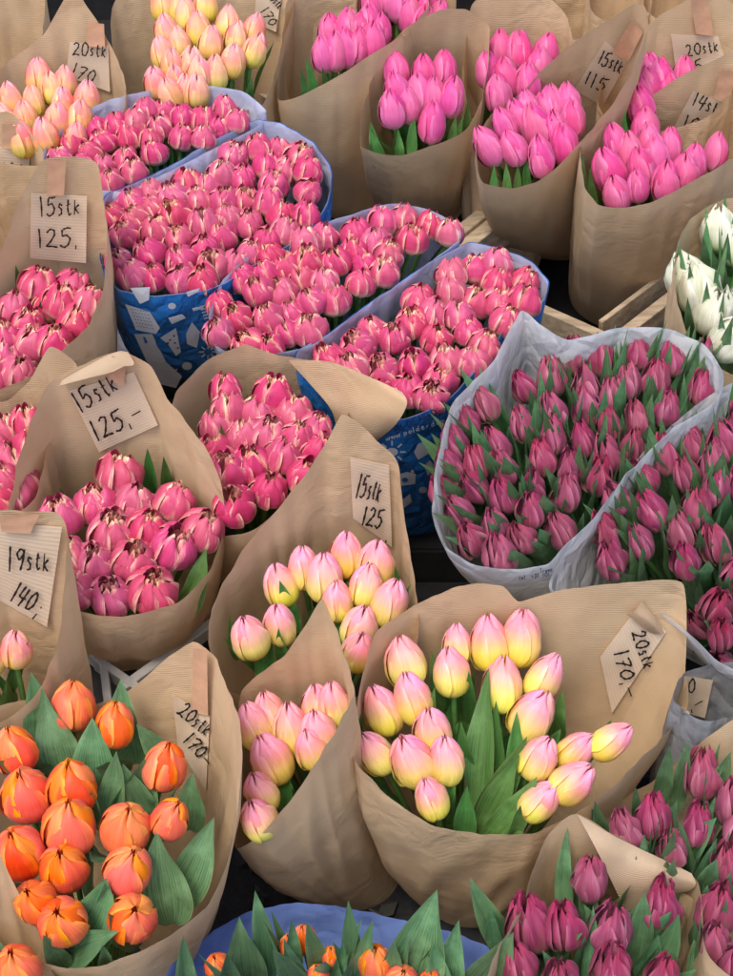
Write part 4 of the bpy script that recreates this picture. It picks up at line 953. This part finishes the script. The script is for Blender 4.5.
# ---- half hidden wrapper with the torn tag, clear plastic beside it
b = W([(676, 700, -.4), (700, 720, -1), (730, 716, -.8), (760, 690, -.2), (750, 664, .6), (715, 664, 1), (688, 672, .9), (678, 682, .3)], [(700, 690), (720, 700)], 'grey plastic wrapper with tag half hidden by the centre front paper', m=M['clear'], r0=.04, rd=.05)
f = price_tag(b, [(684, 676), (713, 680), (705, 718), (681, 712)], [('0', 687, 693, 697, 693, 14), (",-", 690, 711, 706, 704, 10)], None, 1.6)

# ------------------------------------------------------------------ crates, steps and ground
def boards(name, label, cat, segs, m, part, w=.035, th=.012, dz=-.19):
    r = None
    for (x0, y0, x1, y1, ww, hh) in segs:
        a = on_plane(x0, y0, dz); c = on_plane(x1, y1, dz)
        if r is None:
            r = link(bpy.data.objects.new(name, None)); r.location = (a.x, a.y, step_h(a.y)); tagp(r, label, cat)
        d = (c - a); L = d.length; d.normalize(); s = Vector((-d.y, d.x, 0)).normalized(); u = d.cross(s)
        bm = bmesh.new()
        bmesh.ops.create_cube(bm, size=1)
        bmesh.ops.scale(bm, vec=(L, ww, hh), verts=bm.verts)
        bmesh.ops.bevel(bm, geom=bm.edges[:], offset=.0012, segments=1, affect='EDGES')
        me = bpy.data.meshes.new(part); bm.to_mesh(me); bm.free(); me.materials.append(m)
        o = link(bpy.data.objects.new(part, me), r)
        o.rotation_mode = 'QUATERNION'; o.rotation_quaternion = Matrix((d, s, u)).transposed().to_quaternion()
        o.location = (a + c) / 2 - r.location
    return r
boards('wooden_crate', 'pale wooden crate edge seen between the middle sleeves and the 115 wrapper', 'crate',
       [(425, 262, 520, 186, .022, .016), (440, 282, 540, 204, .010, .05), (430, 272, 530, 195, .03, .006)], M['wood'], 'slat')
boards('wooden_crate', 'wooden crate corner between the upper-left sleeves and the back papers', 'crate',
       [(262, 118, 320, 150, .016, .03), (250, 96, 300, 128, .010, .04), (318, 158, 345, 118, .012, .03)], M['wood'], 'slat')
boards('wooden_crate', 'weathered crate edge behind the white film sleeves', 'crate',
       [(530, 312, 620, 352, .016, .035), (610, 350, 705, 276, .018, .03), (600, 334, 700, 258, .008, .05)], M['wood'], 'slat')
boards('plastic_crate', 'grey crate rim below the centre-left wrapper', 'crate',
       [(30, 600, 105, 668, .010, .022), (96, 662, 150, 700, .010, .022), (104, 664, 112, 735, .010, .022), (125, 690, 235, 610, .012, .02)], M['grey_plastic'], 'rim', dz=-.13)
for i, (y, hgt) in enumerate(STEPS[1:]):
    y1 = STEPS[i + 2][0] if i + 2 < len(STEPS) else 3.2
    bm = bmesh.new(); bmesh.ops.create_cube(bm, size=1); bmesh.ops.scale(bm, vec=(2.6, y1 - y - .003, hgt), verts=bm.verts)
    bmesh.ops.bevel(bm, geom=bm.edges[:], offset=.004, segments=2, affect='EDGES')
    me = bpy.data.meshes.new('display_step'); bm.to_mesh(me); bm.free(); me.materials.append(M['step'])
    o = link(bpy.data.objects.new('display_step', me)); o.location = (0, (y + y1) / 2, hgt / 2 - .001)
    tagp(o, ['lowest black display step under the centre wrappers', 'second black display step under the blue sleeves', 'third black display step under the upper sleeves', 'highest black display step under the back row'][i], 'display step')
n = 60; vs = []
for j in range(n + 1):
    for i in range(n + 1):
        x, y = (i / n - .5) * 60, (j / n) ** 2 * 60 - 1.5
        vs.append((x, y, -.003))
link(tagp(bpy.data.objects.new('ground', mesh('ground', vs, grid_faces(n, n), M['dark'])), None, None, kind='structure'))
me = bpy.data.meshes.new('added_dark_panel'); bm = bmesh.new(); bmesh.ops.create_cube(bm, size=1); bmesh.ops.scale(bm, vec=(3.4, .03, .95), verts=bm.verts); bm.to_mesh(me); bm.free(); me.materials.append(M['step'])
o = link(bpy.data.objects.new('added_dark_panel', me)); o.location = (0, 2.75, .47); tagp(o, 'added black panel darkening the gaps behind the back row of wrappers', 'panel')  # added backdrop, no stall part: keeps the gaps behind the back row dark
# fallen scraps on the black ground in front
rng = random.Random(4); vs, fs = [], []
for k in range(420):
    x, y = rng.uniform(-.4, .5), rng.uniform(.45, 1.05); a = rng.random() * 6.28; L = rng.uniform(.006, .022); w = L * rng.uniform(.2, .6)
    c, s = math.cos(a), math.sin(a); b0 = len(vs)
    for (u, v) in ((-1, 0), (0, -1), (1, 0), (0, 1)):
        vs.append((x + c * u * L - s * v * w, y + s * u * L + c * v * w, .002 + rng.uniform(0, .008)))
    fs.append((b0, b0 + 1, b0 + 2, b0 + 3))
tagp(link(bpy.data.objects.new('leaf_litter', mesh('litter', vs, fs, M['debris'], smooth=False))), 'dark leaf scraps scattered on the black ground', 'litter', kind='stuff')

# ------------------------------------------------------------------ light
w = bpy.data.worlds.new("World"); S.world = w; w.use_nodes = True
nt = w.node_tree; nt.nodes.clear()
sky = nt.nodes.new('ShaderNodeTexSky'); sky.sky_type = 'NISHITA'; sky.sun_disc = False
sky.sun_elevation = R(68); sky.sun_rotation = R(-140); sky.air_density = 1.0; sky.dust_density = 3.5; sky.ozone_density = .8
bg = nt.nodes.new('ShaderNodeBackground'); bg.inputs[1].default_value = .15
ow = nt.nodes.new('ShaderNodeOutputWorld'); nt.links.new(sky.outputs[0], bg.inputs[0]); nt.links.new(bg.outputs[0], ow.inputs[0])
sl = bpy.data.lights.new('sun', 'SUN'); sl.energy = .95; sl.angle = R(18); sl.color = (1, .96, .9)
so = bpy.data.objects.new('sun', sl); S.collection.objects.link(so)
el, az = R(68), R(-140)       # azimuth from +Y towards +X
dsun = Vector((math.sin(az) * math.cos(el), math.cos(az) * math.cos(el), math.sin(el)))
so.rotation_euler = dsun.to_track_quat('Z', 'Y').to_euler()
S.view_settings.view_transform = 'Standard'; S.view_settings.look = 'None'; S.view_settings.exposure = 1.0; S.view_settings.gamma = 1
S.cycles.max_bounces = 8; S.cycles.diffuse_bounces = 4; S.cycles.transmission_bounces = 4; S.cycles.use_denoising = True
